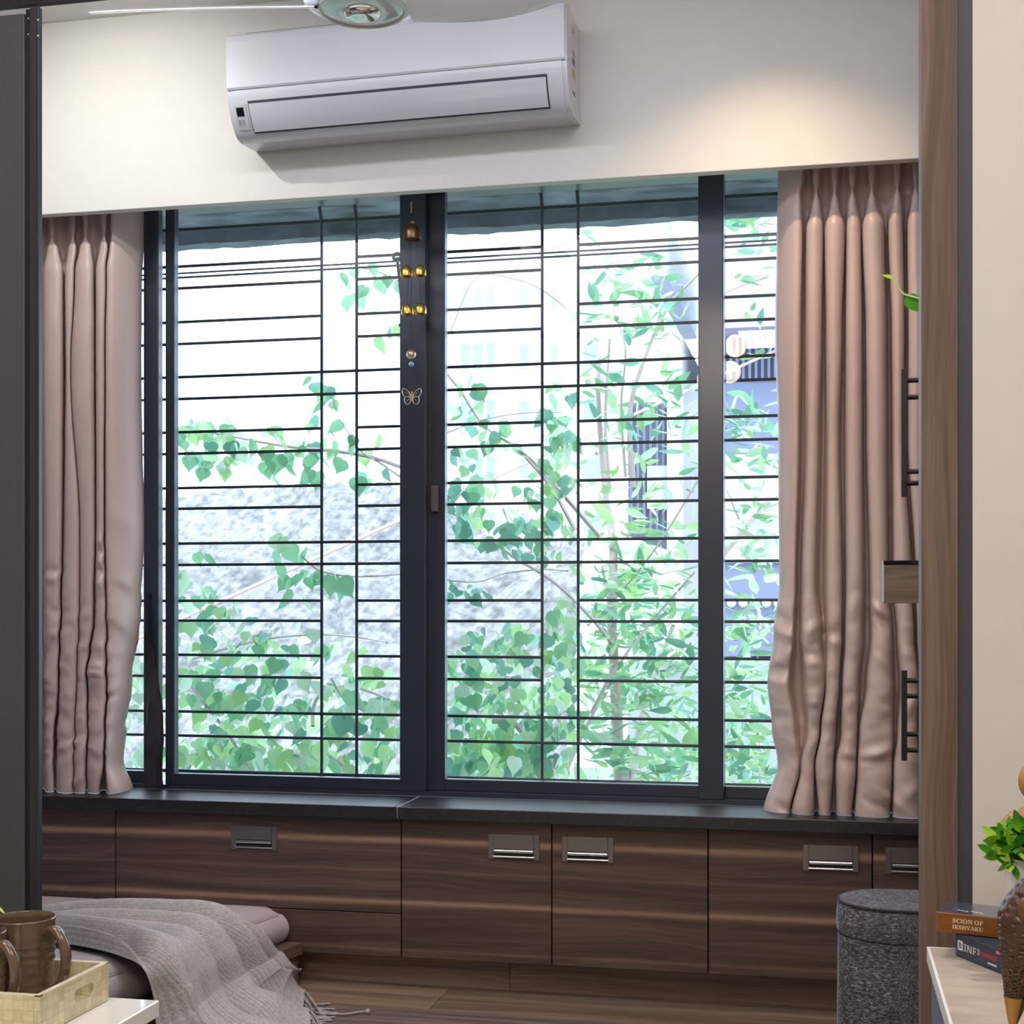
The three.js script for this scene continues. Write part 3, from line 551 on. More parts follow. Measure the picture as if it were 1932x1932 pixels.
  part(th, 'cloth', bg, thMat);
  for (let k = 0; k < 60; k++) {
    const j = Math.round((k / 59) * NV), p = pts[j * (NU + 1) + NU], q = p.clone(), a = rr(-0.5, 0.6), l = rr(0.05, 0.09), s = [];
    for (let m2 = 0; m2 <= 4; m2++) s.push(new V3(q.x + Math.cos(a) * l * m2 / 4 + rr(-0.003, 0.003), Math.max(0.0035, lerp(p.y, 0.0035, m2 / 2)), q.z + Math.sin(a) * l * m2 / 4 + rr(-0.003, 0.003)));
    part(th, 'fringe_tassel', tube(s, 0.0026, 5, 8), thMat);
  }
  const e = far.getPoint(1); part(th, 'fringe_tassel', tube([[e.x, 0.006, e.z], atY(600, 1905, 0.005), atY(650, 1914, 0.005), atY(672, 1910, 0.005), atY(692, 1908, 0.006)], 0.0026, 5, 12), thMat);
  part(th, 'tassel_knot', new THREE.SphereGeometry(0.007, 10, 8), thMat).position.copy(atY(694, 1908, 0.007));
}

// ------------------------------------------------------------------ ottoman, wardrobe, handles, wall box, pothos
{
  const t = thing('ottoman', 'dark grey woven fabric ottoman with piped lid beside the door jamb', 'ottoman');
  const H = 0.42, c = atY(1735, 1697, H), r = 0.105, L = 0.22, x0 = atY(1581, 1697, H).x + r;
  const oTex = dataTex(512, 512, (u, v, i, j) => { const a = fbm(u * 70, v * 230, 2), f = 0.19 + 0.66 * Math.pow(a, 2.4) + 0.22 * (hash(i, j >> 1) - 0.5) + 0.1 * (fbm(u * 9, v * 9, 2) - 0.5); return [f, f, f * 1.04]; });
  const oMat = phys(0xffffff, 0.8, { map: oTex, bumpMap: oTex, bumpScale: 0.0012, sheen: 1, sheenRoughness: 0.4, sheenColor: new THREE.Color().setRGB(0.8, 0.85, 0.95) });
  const outline = (d) => { const P = [], R = r + d; for (let k = 0; k <= 20; k++) { const a = Math.PI / 2 + Math.PI * k / 20; P.push([x0 + R * Math.cos(a), R * Math.sin(a)]); } for (let k = 0; k <= 20; k++) { const a = -Math.PI / 2 + Math.PI * k / 20; P.push([x0 + L + R * Math.cos(a), R * Math.sin(a)]); } return P; };
  const ring = (levels) => { const o = levels.map(([d, y]) => outline(d).map(([x, z]) => new V3(x, y, c.z + z))), n = o[0].length; return gridGeo(n, levels.length - 1, (u, v) => { const k = Math.round(u * n) % n, l = Math.round(v * (levels.length - 1)), p = o[l][k]; let s = 0; for (let q = 0; q < k; q++) s += o[0][q].distanceTo(o[0][q + 1] ?? o[0][0]); return { x: p.x, y: p.y, z: p.z, u: s * 3, v: (p.y + (levels[l][0] < -0.02 ? p.z : 0)) * 3 }; }); };
  part(t, 'body', ring([[-0.004, 0.012], [0, 0.03], [0.0015, 0.2], [0, H - 0.066]]), oMat);
  part(t, 'lid', ring([[-0.003, H - 0.066], [0.002, H - 0.06], [0.003, H - 0.03], [0.001, H - 0.012], [-0.006, H - 0.004]]), oMat);
  const topSh = new THREE.Shape(outline(-0.005).map(([x, z]) => new THREE.Vector2(x, -(z + c.z)))); part(t, 'top', uvm(new THREE.ExtrudeGeometry(topSh, { depth: 0.006, bevelEnabled: true, bevelSize: 0.004, bevelThickness: 0.004, bevelSegments: 3 }).rotateX(-Math.PI / 2).translate(0, H - 0.011, 0), 0.33, 0.33), oMat);
  part(t, 'piping', tube([...outline(-0.001), outline(-0.001)[0]].map(([x, z]) => [x, H - 0.004, z + c.z]), 0.0028, 6, 120), mat(0x2c2f38, 0.9));
  for (const [x, z] of [[x0, -0.06], [x0, 0.06], [x0 + L, -0.06], [x0 + L, 0.06]]) part(t, 'foot', new THREE.CylinderGeometry(0.015, 0.012, 0.013, 12).translate(x, 0.0065, c.z + z), blackMat);

  const w = thing('wardrobe', 'walnut veneer wardrobe behind the door jamb with black handles', 'wardrobe');
  const wx = 0.213, z0 = 0.03, zm = 0.235, z1 = 0.44;
  part(w, 'carcass', uvm(box(wx + 0.02, 0.79, 0.0, 2.3, z0, z1), 2, 0.25, 0, 0, true), jambMat);
  const hb = (par, z, y0, y1, ry) => {
    const x = atZ(1706, 1149, z).x, h = part(par, 'handle', box(x - 0.006, x + 0.006, y0, y1, z - 0.006, z + 0.006, 0.001), blackMat); h.userData.label = 'slim matt black bar handle';
    for (const y of ry) part(h, 'handle_post', new THREE.CylinderGeometry(0.0055, 0.0055, wx - x, 8).rotateZ(Math.PI / 2).translate((wx + x) / 2, y, z), blackMat);
  };
  const Y = (py, z) => atZ(1706, py, z).y;
  const doors = [[z0, zm, 0.2], [zm, z1, 0.27]];
  doors.forEach(([a, b, hz], i) => {
    const up = part(w, 'door', uvm(box(wx, wx + 0.019, 0.9, 2.29, a + 0.0015, b - 0.0015, 0.001), 2, 0.25, i * 0.3, 0.2, true), jambMat);
    const lo = part(w, 'door', uvm(box(wx, wx + 0.019, 0.08, 0.896, a + 0.0015, b - 0.0015, 0.001), 2, 0.25, i * 0.3, 0.5, true), jambMat);
    if (i === 0) { hb(up, hz, Y(912, hz) - 0.03, Y(718, hz) + 0.025, [Y(750, hz), Y(912, hz)]); hb(lo, hz, Y(1420, hz), Y(1275, hz), [Y(1313, hz), Y(1385, hz)]); }
    else { hb(up, hz, Y(912, hz), Y(700, hz), [Y(718, hz), Y(890, hz)]); hb(lo, hz, Y(1435, hz), Y(1265, hz), [Y(1284, hz), Y(1415, hz)]); }
  });
  const b = thing('wall_box', 'small walnut box shelf with dark glass top standing out from the wardrobe', 'shelf');
  const q0 = atZ(1668, 1138, 0.47), q1 = atZ(1668, 1066, 0.47);
  part(b, 'box', uvm(box(q0.x, 0.3, q0.y, q1.y, 0.445, 0.47, 0.001), 2, 0.25, 0.3, 0.1), jambMat);
  part(b, 'edge_strip', box(q0.x - 0.004, q0.x, q0.y + 0.003, q1.y + 0.008, 0.445, 0.471), mat(0xcfe3ea, 0.25, { metalness: 0.6 }));
  part(b, 'glass_top', box(q0.x - 0.002, 0.3, q1.y, q1.y + 0.009, 0.445, 0.471, 0.001), phys(0x101318, 0.1));

  // pothos sprig reaching past the jamb from a small pot on the wardrobe side
  const pz = 0.52, p = thing('pothos_plant', 'trailing green pothos sprig peeking past the door jamb in front of the curtain', 'plant');
  const pot = [0.34, 1.55]; const stemM = mat(0xcfd68a, 0.5);
  part(p, 'pot', lathe([[0, 0], [0.04, 0], [0.055, 0.09], [0.05, 0.09], [0.036, 0.01], [0, 0.01]], 24), mat(0xe8e4dc, 0.4), [pot[0], pot[1], pz]);
  part(p, 'bracket', box(pot[0] - 0.05, pot[0] + 0.05, pot[1] - 0.01, pot[1], 0.44, pz + 0.05), blackMat);
  const S = [atZ(1684, 522, pz), atZ(1693, 540, pz), atZ(1704, 554, pz), atZ(1722, 560, pz), atZ(1760, 566, pz), new V3(pot[0] - 0.03, pot[1] + 0.1, pz), new V3(pot[0], pot[1] + 0.08, pz)];
  part(p, 'stem', tube(S, 0.0022, 6, 30), stemM);
  const leafAt = (c, len, wd, ang, col, tilt = 0) => {
    const g = gridGeo(8, 4, (u, v) => { const w2 = wd * Math.pow(Math.sin(Math.PI * Math.pow(u, 0.62)), 0.8), s = (v - 0.5) * 2 * w2; return { x: u * len, y: s, z: 0.15 * Math.abs(s) - 0.1 * u * u * len }; });
    g.rotateX(tilt).rotateZ(ang); return part(p, 'leaf', g, phys(col, 0.35, { side: THREE.DoubleSide }), [c.x, c.y, c.z]);
  };
  leafAt(atZ(1686, 525, pz), 0.024, 0.0055, 2.75, 0x9cc21f, 0.6);
  leafAt(atZ(1706, 562, pz), 0.055, 0.02, -0.55, 0x3f8f17, -0.5);
  leafAt(new V3(pot[0], pot[1] + 0.09, pz), 0.06, 0.024, 0.9, 0x3f8f17); leafAt(new V3(pot[0], pot[1] + 0.09, pz), 0.06, 0.024, 2.0, 0x4b9a20);
}

// ------------------------------------------------------------------ tray table with tray and mugs
{
  const TY = 0.45, cr = atY(301, 1887, TY), t = thing('coffee_table', 'glossy white coffee table carrying the bamboo tray', 'table');
  const x1 = cr.x, z0 = cr.z;
  part(t, 'top', box(-1.95, x1, TY - 0.022, TY, z0, 2.55, 0.002), whiteGloss);
  part(t, 'apron', box(-1.93, x1 - 0.03, TY - 0.09, TY - 0.022, z0 + 0.03, 2.53), mat(0x8a7a6c, 0.5));
  for (const [x, z] of [[-1.9, z0 + 0.06], [x1 - 0.06, z0 + 0.06], [-1.9, 2.5], [x1 - 0.06, 2.5]]) part(t, 'leg', box(x - 0.025, x + 0.025, 0, TY - 0.09, z - 0.025, z + 0.025, 0.002), mat(0x8a7a6c, 0.5));

  const tr = thing('serving_tray', 'pale woven bamboo serving tray with cut-out handles', 'tray');
  const rx = atZ(204, 1883, z0 + 0.016).x, tz0 = z0 + 0.014, tz1 = atY(66, 1880, TY + 0.05).z, lx = rx - 0.38, h = 0.05, th = 0.007;
  const bTex = dataTex(512, 512, (u, v, i, j) => {
    const s = 32, a = Math.floor(i / s), b = Math.floor(j / s), hor = ((a + b) % 2 + 2) % 2 === 0;
    const blk = hash(Math.floor(a / (hor ? 2 : 1)), Math.floor(b / (hor ? 1 : 2)) + (hor ? 50 : 0));
    const f = 0.86 + 0.1 * (blk - 0.5) + 0.1 * (fbm(hor ? u * 12 : u * 90, hor ? v * 90 : v * 12, 2) - 0.5);
    const edge = (i % s < 1.5 || j % s < 1.5) ? 0.9 : 1; return [f * 1.0 * edge, f * 0.94 * edge, f * 0.76 * edge];
  });
  const bMat = phys(0xffffff, 0.3, { map: bTex, clearcoat: 0.5, clearcoatRoughness: 0.2 });
  const edgeM = phys(0xf4ead0, 0.25, { clearcoat: 0.6 });
  part(tr, 'tray_floor', uvm(box(lx + th, rx - th, TY + 0.001, TY + 0.006, tz0 + th, tz1 - th), 0.22, 0.22), bMat);
  part(tr, 'long_side', uvm(box(lx, rx, TY + 0.001, TY + h, tz0, tz0 + th, 0.001), 0.22, 0.22), bMat);
  part(tr, 'long_side', uvm(box(lx, rx, TY + 0.001, TY + h, tz1 - th, tz1, 0.001), 0.22, 0.22), bMat);
  const end = (x) => {
    const s = new THREE.Shape([[tz0 + th, 0.001], [tz1 - th, 0.001], [tz1 - th, h], [tz0 + th, h]].map(([z, y]) => new THREE.Vector2(-z, y)));
    const zc = (tz0 + tz1) / 2 - 0.022, a = 0.026, r = 0.0085, y = 0.027, hole = new THREE.Path();
    hole.moveTo(-zc - a + r, y - r); hole.lineTo(-zc + a - r, y - r); hole.absarc(-zc + a - r, y, r, -Math.PI / 2, Math.PI / 2, false); hole.lineTo(-zc - a + r, y + r); hole.absarc(-zc - a + r, y, r, Math.PI / 2, Math.PI * 1.5, false); s.holes.push(hole);
    return uvm(new THREE.ExtrudeGeometry(s, { depth: th, bevelEnabled: false, curveSegments: 10 }).rotateY(Math.PI / 2).translate(x, TY, 0), 0.22, 0.22);
  };
  part(tr, 'end_panel', end(rx - th), bMat); part(tr, 'end_panel', end(lx), bMat);
  part(tr, 'rim', box(rx - th, rx, TY + h, TY + h + 0.0015, tz0, tz1), edgeM); part(tr, 'rim', box(lx, lx + th, TY + h, TY + h + 0.0015, tz0, tz1), edgeM);
  part(tr, 'rim', box(lx, rx, TY + h, TY + h + 0.0013, tz0, tz0 + th), edgeM); part(tr, 'rim', box(lx, rx, TY + h, TY + h + 0.0013, tz1 - th, tz1), edgeM);

  const mugMat = phys(0x64503f, 0.22, { clearcoat: 0.7, clearcoatRoughness: 0.12 });
  const mug = (px, z, label, H, ang) => {
    const c = atZ(px, 1800, z), g = thing('mug', label, 'mug', 'brown mugs on the tray'); g.position.set(c.x, TY + 0.0062, z); g.rotation.y = ang;
    const R = 0.041, pr = [[0, 0], [R * 0.86, 0], [R * 0.93, 0.004]];
    for (let k = 0; k <= 26; k++) { const y = 0.01 + (H - 0.016) * k / 26; pr.push([R * lerp(0.95, 1, k / 26) + (k > 4 && k < 22 ? 0.0009 * Math.sin(k * 2.1) : 0), y]); }
    pr.push([R * 1.02, H - 0.002], [R * 1.0, H], [R * 0.95, H - 0.001], [R * 0.92, H - 0.01], [R * 0.88, 0.01], [0, 0.008]);
    part(g, 'cup', lathe(pr, 48), mugMat);
    const hp = [[R * 0.96, H * 0.86, 0], [R + 0.014, H * 0.9, 0], [R + 0.03, H * 0.74, 0], [R + 0.033, H * 0.5, 0], [R + 0.024, H * 0.28, 0], [R * 0.93, H * 0.15, 0]];
    const hg = tube(hp, 0.0052, 8, 40); const p = hg.attributes.position; for (let i = 0; i < p.count; i++) p.setZ(i, p.getZ(i) * 1.7); part(g, 'handle', hg, mugMat);
  };
  mug(44, tz0 + 0.052, 'glossy brown ribbed mug standing at the far side of the tray', 0.112, -0.25);
  mug(-52, tz0 + 0.126, 'glossy brown mug with only its looped handle in view', 0.108, -0.25);

  const pl = thing('floor_plant', 'yellow-green leafed floor plant showing one leaf tip above the mugs', 'plant');
  const tip = atZ(9, 1724, 1.5), pc = new V3(tip.x - 0.17, 0, 1.5), lfm = phys(0xb4cf2c, 0.4, { side: THREE.DoubleSide });
  part(pl, 'pot', lathe([[0, 0], [0.08, 0], [0.1, 0.18], [0.09, 0.18], [0.07, 0.012], [0, 0.012]], 28), whiteGloss, [pc.x, 0, pc.z]);
  part(pl, 'stem', taper([[pc.x, 0.01, pc.z], [pc.x, 0.3, pc.z], [pc.x, tip.y - 0.03, pc.z]], 0.008, 0.004, 6, 8), mat(0x7c9a2a, 0.6));
  for (let k = 0; k < 9; k++) { const g = gridGeo(8, 4, (u, v) => { const w = 0.019 * Math.sin(Math.PI * Math.pow(u * 0.96 + 0.02, 0.7)), q = (v - 0.5) * 2 * w; return { x: u * 0.175, y: 0.06 * Math.sin(u * 2.6) - 0.03 * u, z: q }; }); g.rotateY(k * 2.4); part(pl, 'leaf', g, lfm, [pc.x, tip.y - 0.005 - k * 0.03, pc.z]); }
}

// ------------------------------------------------------------------ console with books, plant, carved bird
{
  const TY = 0.5, cr = atY(1757, 1787, TY), t = thing('console_table', 'beige stone topped console table with white edge beside the door jamb', 'table');
  const sTex = dataTex(512, 512, (u, v) => { const n = fbm(u * 8, v * 22, 4), f = 0.66 + 0.16 * n - 0.1 * smooth(0.62, 0.7, fbm(u * 6 + 3, v * 12, 3)); return [f * 1.03, f * 0.95, f * 0.87]; });
  const x0 = 0.5 * (cr.x + atY(1781, 1932, TY).x), z0 = Math.max(cr.z, PZ + 0.012);
  part(t, 'top', uvm(box(x0 + 0.004, 1.15, TY - 0.012, TY, z0 + 0.004, 1.98), 0.6, 0.6), phys(0xffffff, 0.28, { map: sTex }));
  part(t, 'edge_band', box(x0, x0 + 0.004, TY - 0.02, TY + 0.0006, z0, 1.98, 0.0004), mat(0xf3f1ee, 0.3)); part(t, 'edge_band', box(x0 + 0.004, 1.15, TY - 0.02, TY + 0.0006, z0, z0 + 0.004, 0.0004), mat(0xf3f1ee, 0.3));
  part(t, 'side_panel', box(x0 + 0.006, x0 + 0.024, 0, TY - 0.012, z0 + 0.01, 1.97), mat(0x6f8294, 0.3)); part(t, 'side_panel', box(1.12, 1.138, 0, TY - 0.012, z0 + 0.01, 1.97), mat(0x6f8294, 0.3));
  part(t, 'shelf', box(x0 + 0.024, 1.12, 0.2, 0.218, z0 + 0.01, 1.97), mat(0x4b4440, 0.5));

  // books
  function canvasTex(w, h, draw) { const c = document.createElement('canvas'); c.width = w; c.height = h; const x = c.getContext('2d'); draw(x, w, h); const tx = new THREE.CanvasTexture(c); tx.colorSpace = THREE.SRGBColorSpace; return tx; }
  function book(label, A, B, y0, th, depth, cover, spineTex, topMat, bevel = 0.003) {
    // A,B: ends of the spine on the plane y0 (left, right); pages go away from the viewer
    const g = thing('book', label, 'book'), dir = B.clone().sub(A).setY(0), L = dir.length(); dir.normalize();
    g.position.set(A.x, y0, A.z); g.rotation.y = Math.atan2(-dir.z, dir.x);     // local x along the spine, local -z away
    part(g, 'pages', box(0.003, L - 0.003, 0.002, th - 0.002, -depth + 0.004, -0.004), mat(0xe6ddcc, 0.8));
    part(g, 'back_cover', box(0, L, 0, 0.0022, -depth, -0.002), cover);
    part(g, 'front_cover', box(0, L, th - 0.0022, th, -depth, -0.002), topMat);
    part(g, 'spine', box(0, L, 0, th, -0.004, 0, 0.0012), cover);
    const pr = new THREE.PlaneGeometry(L - 0.003, th - 0.0025); part(g, 'spine_print', pr, mat(0xffffff, 0.45, { map: spineTex }), [L / 2, th / 2, 0.0003]);
    return g;
  }
  const th2 = 0.03, a2 = atY(1803, 1803, TY), b2 = atY(1905, 1845, TY);
  const s2 = canvasTex(1024, 256, (x, w, h) => { x.fillStyle = '#343a4a'; x.fillRect(0, 0, w, h); x.fillStyle = '#e9e7e2'; x.fillRect(30, 60, 92, 120); x.fillStyle = '#343a4a'; x.font = 'bold 105px sans-serif'; x.fillText('B', 42, 158); x.fillStyle = '#c9c6bb'; x.font = 'bold 130px sans-serif'; x.fillText('INF', 140, 172); x.fillStyle = '#c4c4c4'; x.font = 'bold 100px sans-serif'; x.fillText('3', 372, 150); x.fillStyle = '#a5293d'; x.fillRect(450, 88, 270, 60); x.fillStyle = '#343a4a'; for (let k = 0; k < 9; k++) x.fillRect(470 + k * 29, 88, 6, 60); x.fillStyle = '#d9d9dc'; x.fillRect(560, 190, 150, 22); x.fillStyle = '#ef6f6a'; x.fillRect(800, 100, 76, 130); x.fillRect(700, 10, 70, 36); });
  book('thick dark blue-grey paperback lying under the brown book', a2, a2.clone().add(b2.clone().sub(a2).multiplyScalar(1.12)), TY + 0.0008, th2, 0.075, mat(0x343a4a, 0.45), s2, mat(0x343a4a, 0.45));
  const y1 = TY + th2 + 0.0015, th1 = 0.027, a1 = atY(1766, 1757, y1), b1 = atY(1880, 1770, y1);
  const s1 = canvasTex(1024, 290, (x, w, h) => { const g = 0; void g; x.fillStyle = '#86501c'; x.fillRect(0, 0, w, h); for (let k = 0; k < 260; k++) { x.fillStyle = `rgba(${60 + 80 * hash(k, 1) | 0},${30 + 40 * hash(k, 2) | 0},10,0.12)`; x.fillRect(hash(k, 3) * w, hash(k, 4) * h, 60, 14); } x.fillStyle = '#f0d9b8'; x.font = 'bold 96px serif'; x.fillText('SCION OF', 236, 130); x.font = 'bold 86px serif'; x.fillText('IKSHVAKU', 232, 228); });
  const cTex = canvasTex(512, 512, (x, w, h) => { x.fillStyle = '#3a4152'; x.fillRect(0, 0, w, h); for (let k = 0; k < 400; k++) { x.fillStyle = `rgba(${90 + 120 * hash(k, 5) | 0},${100 + 110 * hash(k, 6) | 0},${130 + 110 * hash(k, 7) | 0},0.18)`; x.fillRect(hash(k, 8) * w, hash(k, 9) * h, 70 * hash(k, 10), 26 * hash(k, 11)); } x.fillStyle = '#e8eaee'; for (let k = 0; k < 6; k++) x.fillRect(120 + k * 34, 330 + (k % 3) * 18, 26, 34); });
  book('brown spined paperback with serif title lying on top of the dark book', a1, a1.clone().add(b1.clone().sub(a1).multiplyScalar(1.15)), y1, th1, 0.08, mat(0x8a5a2a, 0.4), s1, phys(0xffffff, 0.18, { map: cTex, clearcoat: 0.6, clearcoatRoughness: 0.1 }));

  // potted plant on the books
  const py = TY + 0.0007, pp = thing('potted_plant', 'small artificial green plant in a white pot beside the books', 'plant');
  const pc = atZ(1950, 1700, 1.505), PH = atZ(1950, 1618, 1.505).y - TY; pp.position.set(pc.x, py, pc.z);
  part(pp, 'pot', lathe([[0, 0], [0.026, 0], [0.028, 0.006], [0.0375, PH - 0.003], [0.0375, PH], [0.034, PH], [0.024, 0.01], [0, 0.01]], 40), mat(0xe6e2dd, 0.5));
  part(pp, 'soil', new THREE.CylinderGeometry(0.0335, 0.032, 0.006, 24).translate(0, PH - 0.01, 0), mat(0x231c12, 0.95));
  const lg = gridGeo(6, 4, (u, v) => { const w = 0.0075 * Math.pow(Math.sin(Math.PI * Math.pow(u * 0.97 + 0.015, 0.9)), 0.8), s = (v - 0.5) * 2 * w * 0.8; return { x: s, y: u * 0.025, z: 0.35 * Math.abs(s) + 0.012 * u * u }; });
  const lm = [0x4f9a1c, 0x79b81e, 0x2f7a2c, 0xa9cf3a].map((c) => phys(c, 0.35, { side: THREE.DoubleSide }));
  for (let k = 0; k < 40; k++) {
    const az = k * 2.39996, el = lerp(-0.12, 1.35, Math.pow((k + 0.5) / 40, 0.8)), R = 0.043 * (0.75 + 0.2 * (k % 3)), tip = new V3(Math.cos(az) * Math.cos(el) * R * 1.1, PH + Math.sin(el) * R * 0.8 - 0.003, Math.sin(az) * Math.cos(el) * R * 1.1);
    const st = part(pp, 'stem', tube([[Math.cos(az) * 0.012, PH - 0.008, Math.sin(az) * 0.012], [tip.x * 0.5, lerp(PH, tip.y, 0.7), tip.z * 0.5], tip], 0.0012, 5, 6), lm[2]);
    const out = tip.clone().sub(new V3(0, PH - 0.015, 0)).normalize();
    for (let q = 0; q < 6; q++) { const l = part(st, 'leaf', lg, lm[(k * 3 + q * 5) % 4], [tip.x, tip.y, tip.z]); const d = out.clone().multiplyScalar(0.85).add(new V3(Math.cos(q * 1.047 + k), 0.55 * Math.sin(q * 2.3), Math.sin(q * 1.047 + k)).multiplyScalar(0.75)).normalize(); l.quaternion.setFromUnitVectors(new V3(0, 1, 0), d); l.position.addScaledVector(out, -0.006 * (q % 2)); }
  }
  // tan wooden figurine behind the plant
  const fg = thing('wooden_figurine', 'tan carved wooden figurine standing behind the potted plant', 'figurine'); const woodF = mat(0xb98a55, 0.45);
  const fc = atZ(1948, 1500, 1.432); fg.position.set(fc.x, TY + 0.0006, 1.432);
  const fH = atZ(1950, 1452, 1.432).y - TY;
  part(fg, 'stand', lathe([[0, 0], [0.018, 0], [0.018, 0.008], [0.008, 0.014], [0.008, fH * 0.55], [0, fH * 0.55]], 24), woodF);
  part(fg, 'torso', lathe([[0, fH * 0.54], [0.012, fH * 0.55], [0.02, fH * 0.66], [0.026, fH * 0.74], [0.016, fH * 0.79], [0.007, fH * 0.81], [0, fH * 0.81]], 24), woodF);
  part(fg, 'head', new THREE.SphereGeometry(0.022, 20, 14).scale(0.85, 1.15, 0.9).translate(0, fH * 0.81 + 0.032, 0), woodF);
  for (const s of [-1, 1]) part(fg, 'arm', taper([[s * 0.022, fH * 0.755, 0], [s * 0.034, fH * 0.7, 0.004], [s * 0.03, fH * 0.6, 0.01]], 0.008, 0.0055), woodF);

  // carved bird, head bent down
  const bz = 1.85, S = 1, bd = thing('carved_bird', 'dark brown carved wooden bird with pecked texture and golden beak bent down', 'sculpture');
  const P = (x, y, dz = 0) => atZ(x, y, bz + dz);
  const carveTex = dataTex(512, 512, (u, v) => { const a = u * 34, b = v * 26 + (Math.floor(a) % 2) * 0.5, dx = a - Math.floor(a) - 0.5, dy = b - Math.floor(b) - 0.5, q = Math.exp(-(dx * dx * 14 + dy * dy * 26)); const f = 0.9 - 0.72 * q; return [f, f, f]; }, false);
  const carveCol = dataTex(512, 512, (u, v) => { const f = 0.8 + 0.4 * (fbm(u * 20, v * 8, 3) - 0.3); return [0.36 * f, 0.235 * f, 0.155 * f]; });
  const carve = phys(0xffffff, 0.36, { map: carveCol, bumpMap: carveTex, bumpScale: 0.001, clearcoat: 0.3, clearcoatRoughness: 0.3 });
  const ctr = [[1912, 1884], [1914, 1862], [1920, 1830], [1930, 1785], [1940, 1745], [1958, 1705], [1990, 1685], [2030, 1690], [2065, 1730], [2080, 1800], [2090, 1870]], rad = [15, 19, 28, 42, 55, 52, 44, 40, 44, 62, 80];
  const pit = (u, v) => { const a = u * 16, b = v * 40 + (Math.floor(a) % 2) * 0.5, ia = Math.floor(a), ib = Math.floor(b), dx = a - ia - 0.5 + 0.3 * (hash(ia, ib) - 0.5), dy = b - ib - 0.5 + 0.3 * (hash(ib, ia) - 0.5); return Math.exp(-(dx * dx * 16 + dy * dy * 26)) * (0.5 + 0.7 * hash(ia + 3, ib)); };
  const pxm = P(1001, 1700).x - P(1000, 1700).x, cv = new THREE.CatmullRomCurve3(ctr.map(([x, y]) => P(x, y)));
  const NB = 220, SB = 110, frames = cv.computeFrenetFrames(NB, false);
  const neck = gridGeo(SB, NB, (u, v) => { const i = Math.round(v * NB), p = cv.getPoint(v), a = u * Math.PI * 2, f = v * (rad.length - 1), k = Math.min(rad.length - 2, Math.floor(f)), r = lerp(rad[k], rad[k + 1], smooth(0, 1, f - k) * 0.5 + (f - k) * 0.5) * pxm * S - 0.0036 * pit(u, v); const q = p.clone().addScaledVector(frames.normals[i], Math.cos(a) * r).addScaledVector(frames.binormals[i], Math.sin(a) * r); return { x: q.x, y: q.y, z: q.z, u: u * 1.0, v: v * 2.4 }; });
  carve.side = THREE.DoubleSide;
  part(bd, 'head_and_neck', neck, carve);
  const bodyC = P(2110, 1830); bodyC.y = TY + 0.085; part(bd, 'body', new THREE.SphereGeometry(0.072, 32, 24).scale(1.35, 0.85, 0.8).translate(bodyC.x + 0.03, bodyC.y, bz), carve);
  for (const s of [-1, 1]) part(bd, 'leg', new THREE.CylinderGeometry(0.007, 0.009, 0.04, 10).translate(bodyC.x + 0.03, TY + 0.0212, bz + s * 0.025), carve);
  const bk = P(1911, 1893), bkt = P(1909, 1945);
  part(bd, 'beak', taper([P(1912, 1880), P(1911, 1900), P(1910, 1918), bkt], 0.0105, 0.0024, 14, 18), mat(0xb98a3c, 0.3, { metalness: 0.25 })); void bk;
  part(bd, 'lower_beak', taper([P(1918, 1880, -0.004), P(1918, 1900, -0.004), P(1915, 1922, -0.004), P(1911, 1940, -0.003)], 0.0115, 0.002, 12, 14), mat(0x3a2716, 0.4));
  const ey = P(1936, 1716, 0.032); part(bd, 'eye_patch', new THREE.SphereGeometry(0.009, 18, 12).scale(1, 1.5, 0.5).translate(ey.x, ey.y, ey.z), mat(0x6d4c38, 0.4));
}

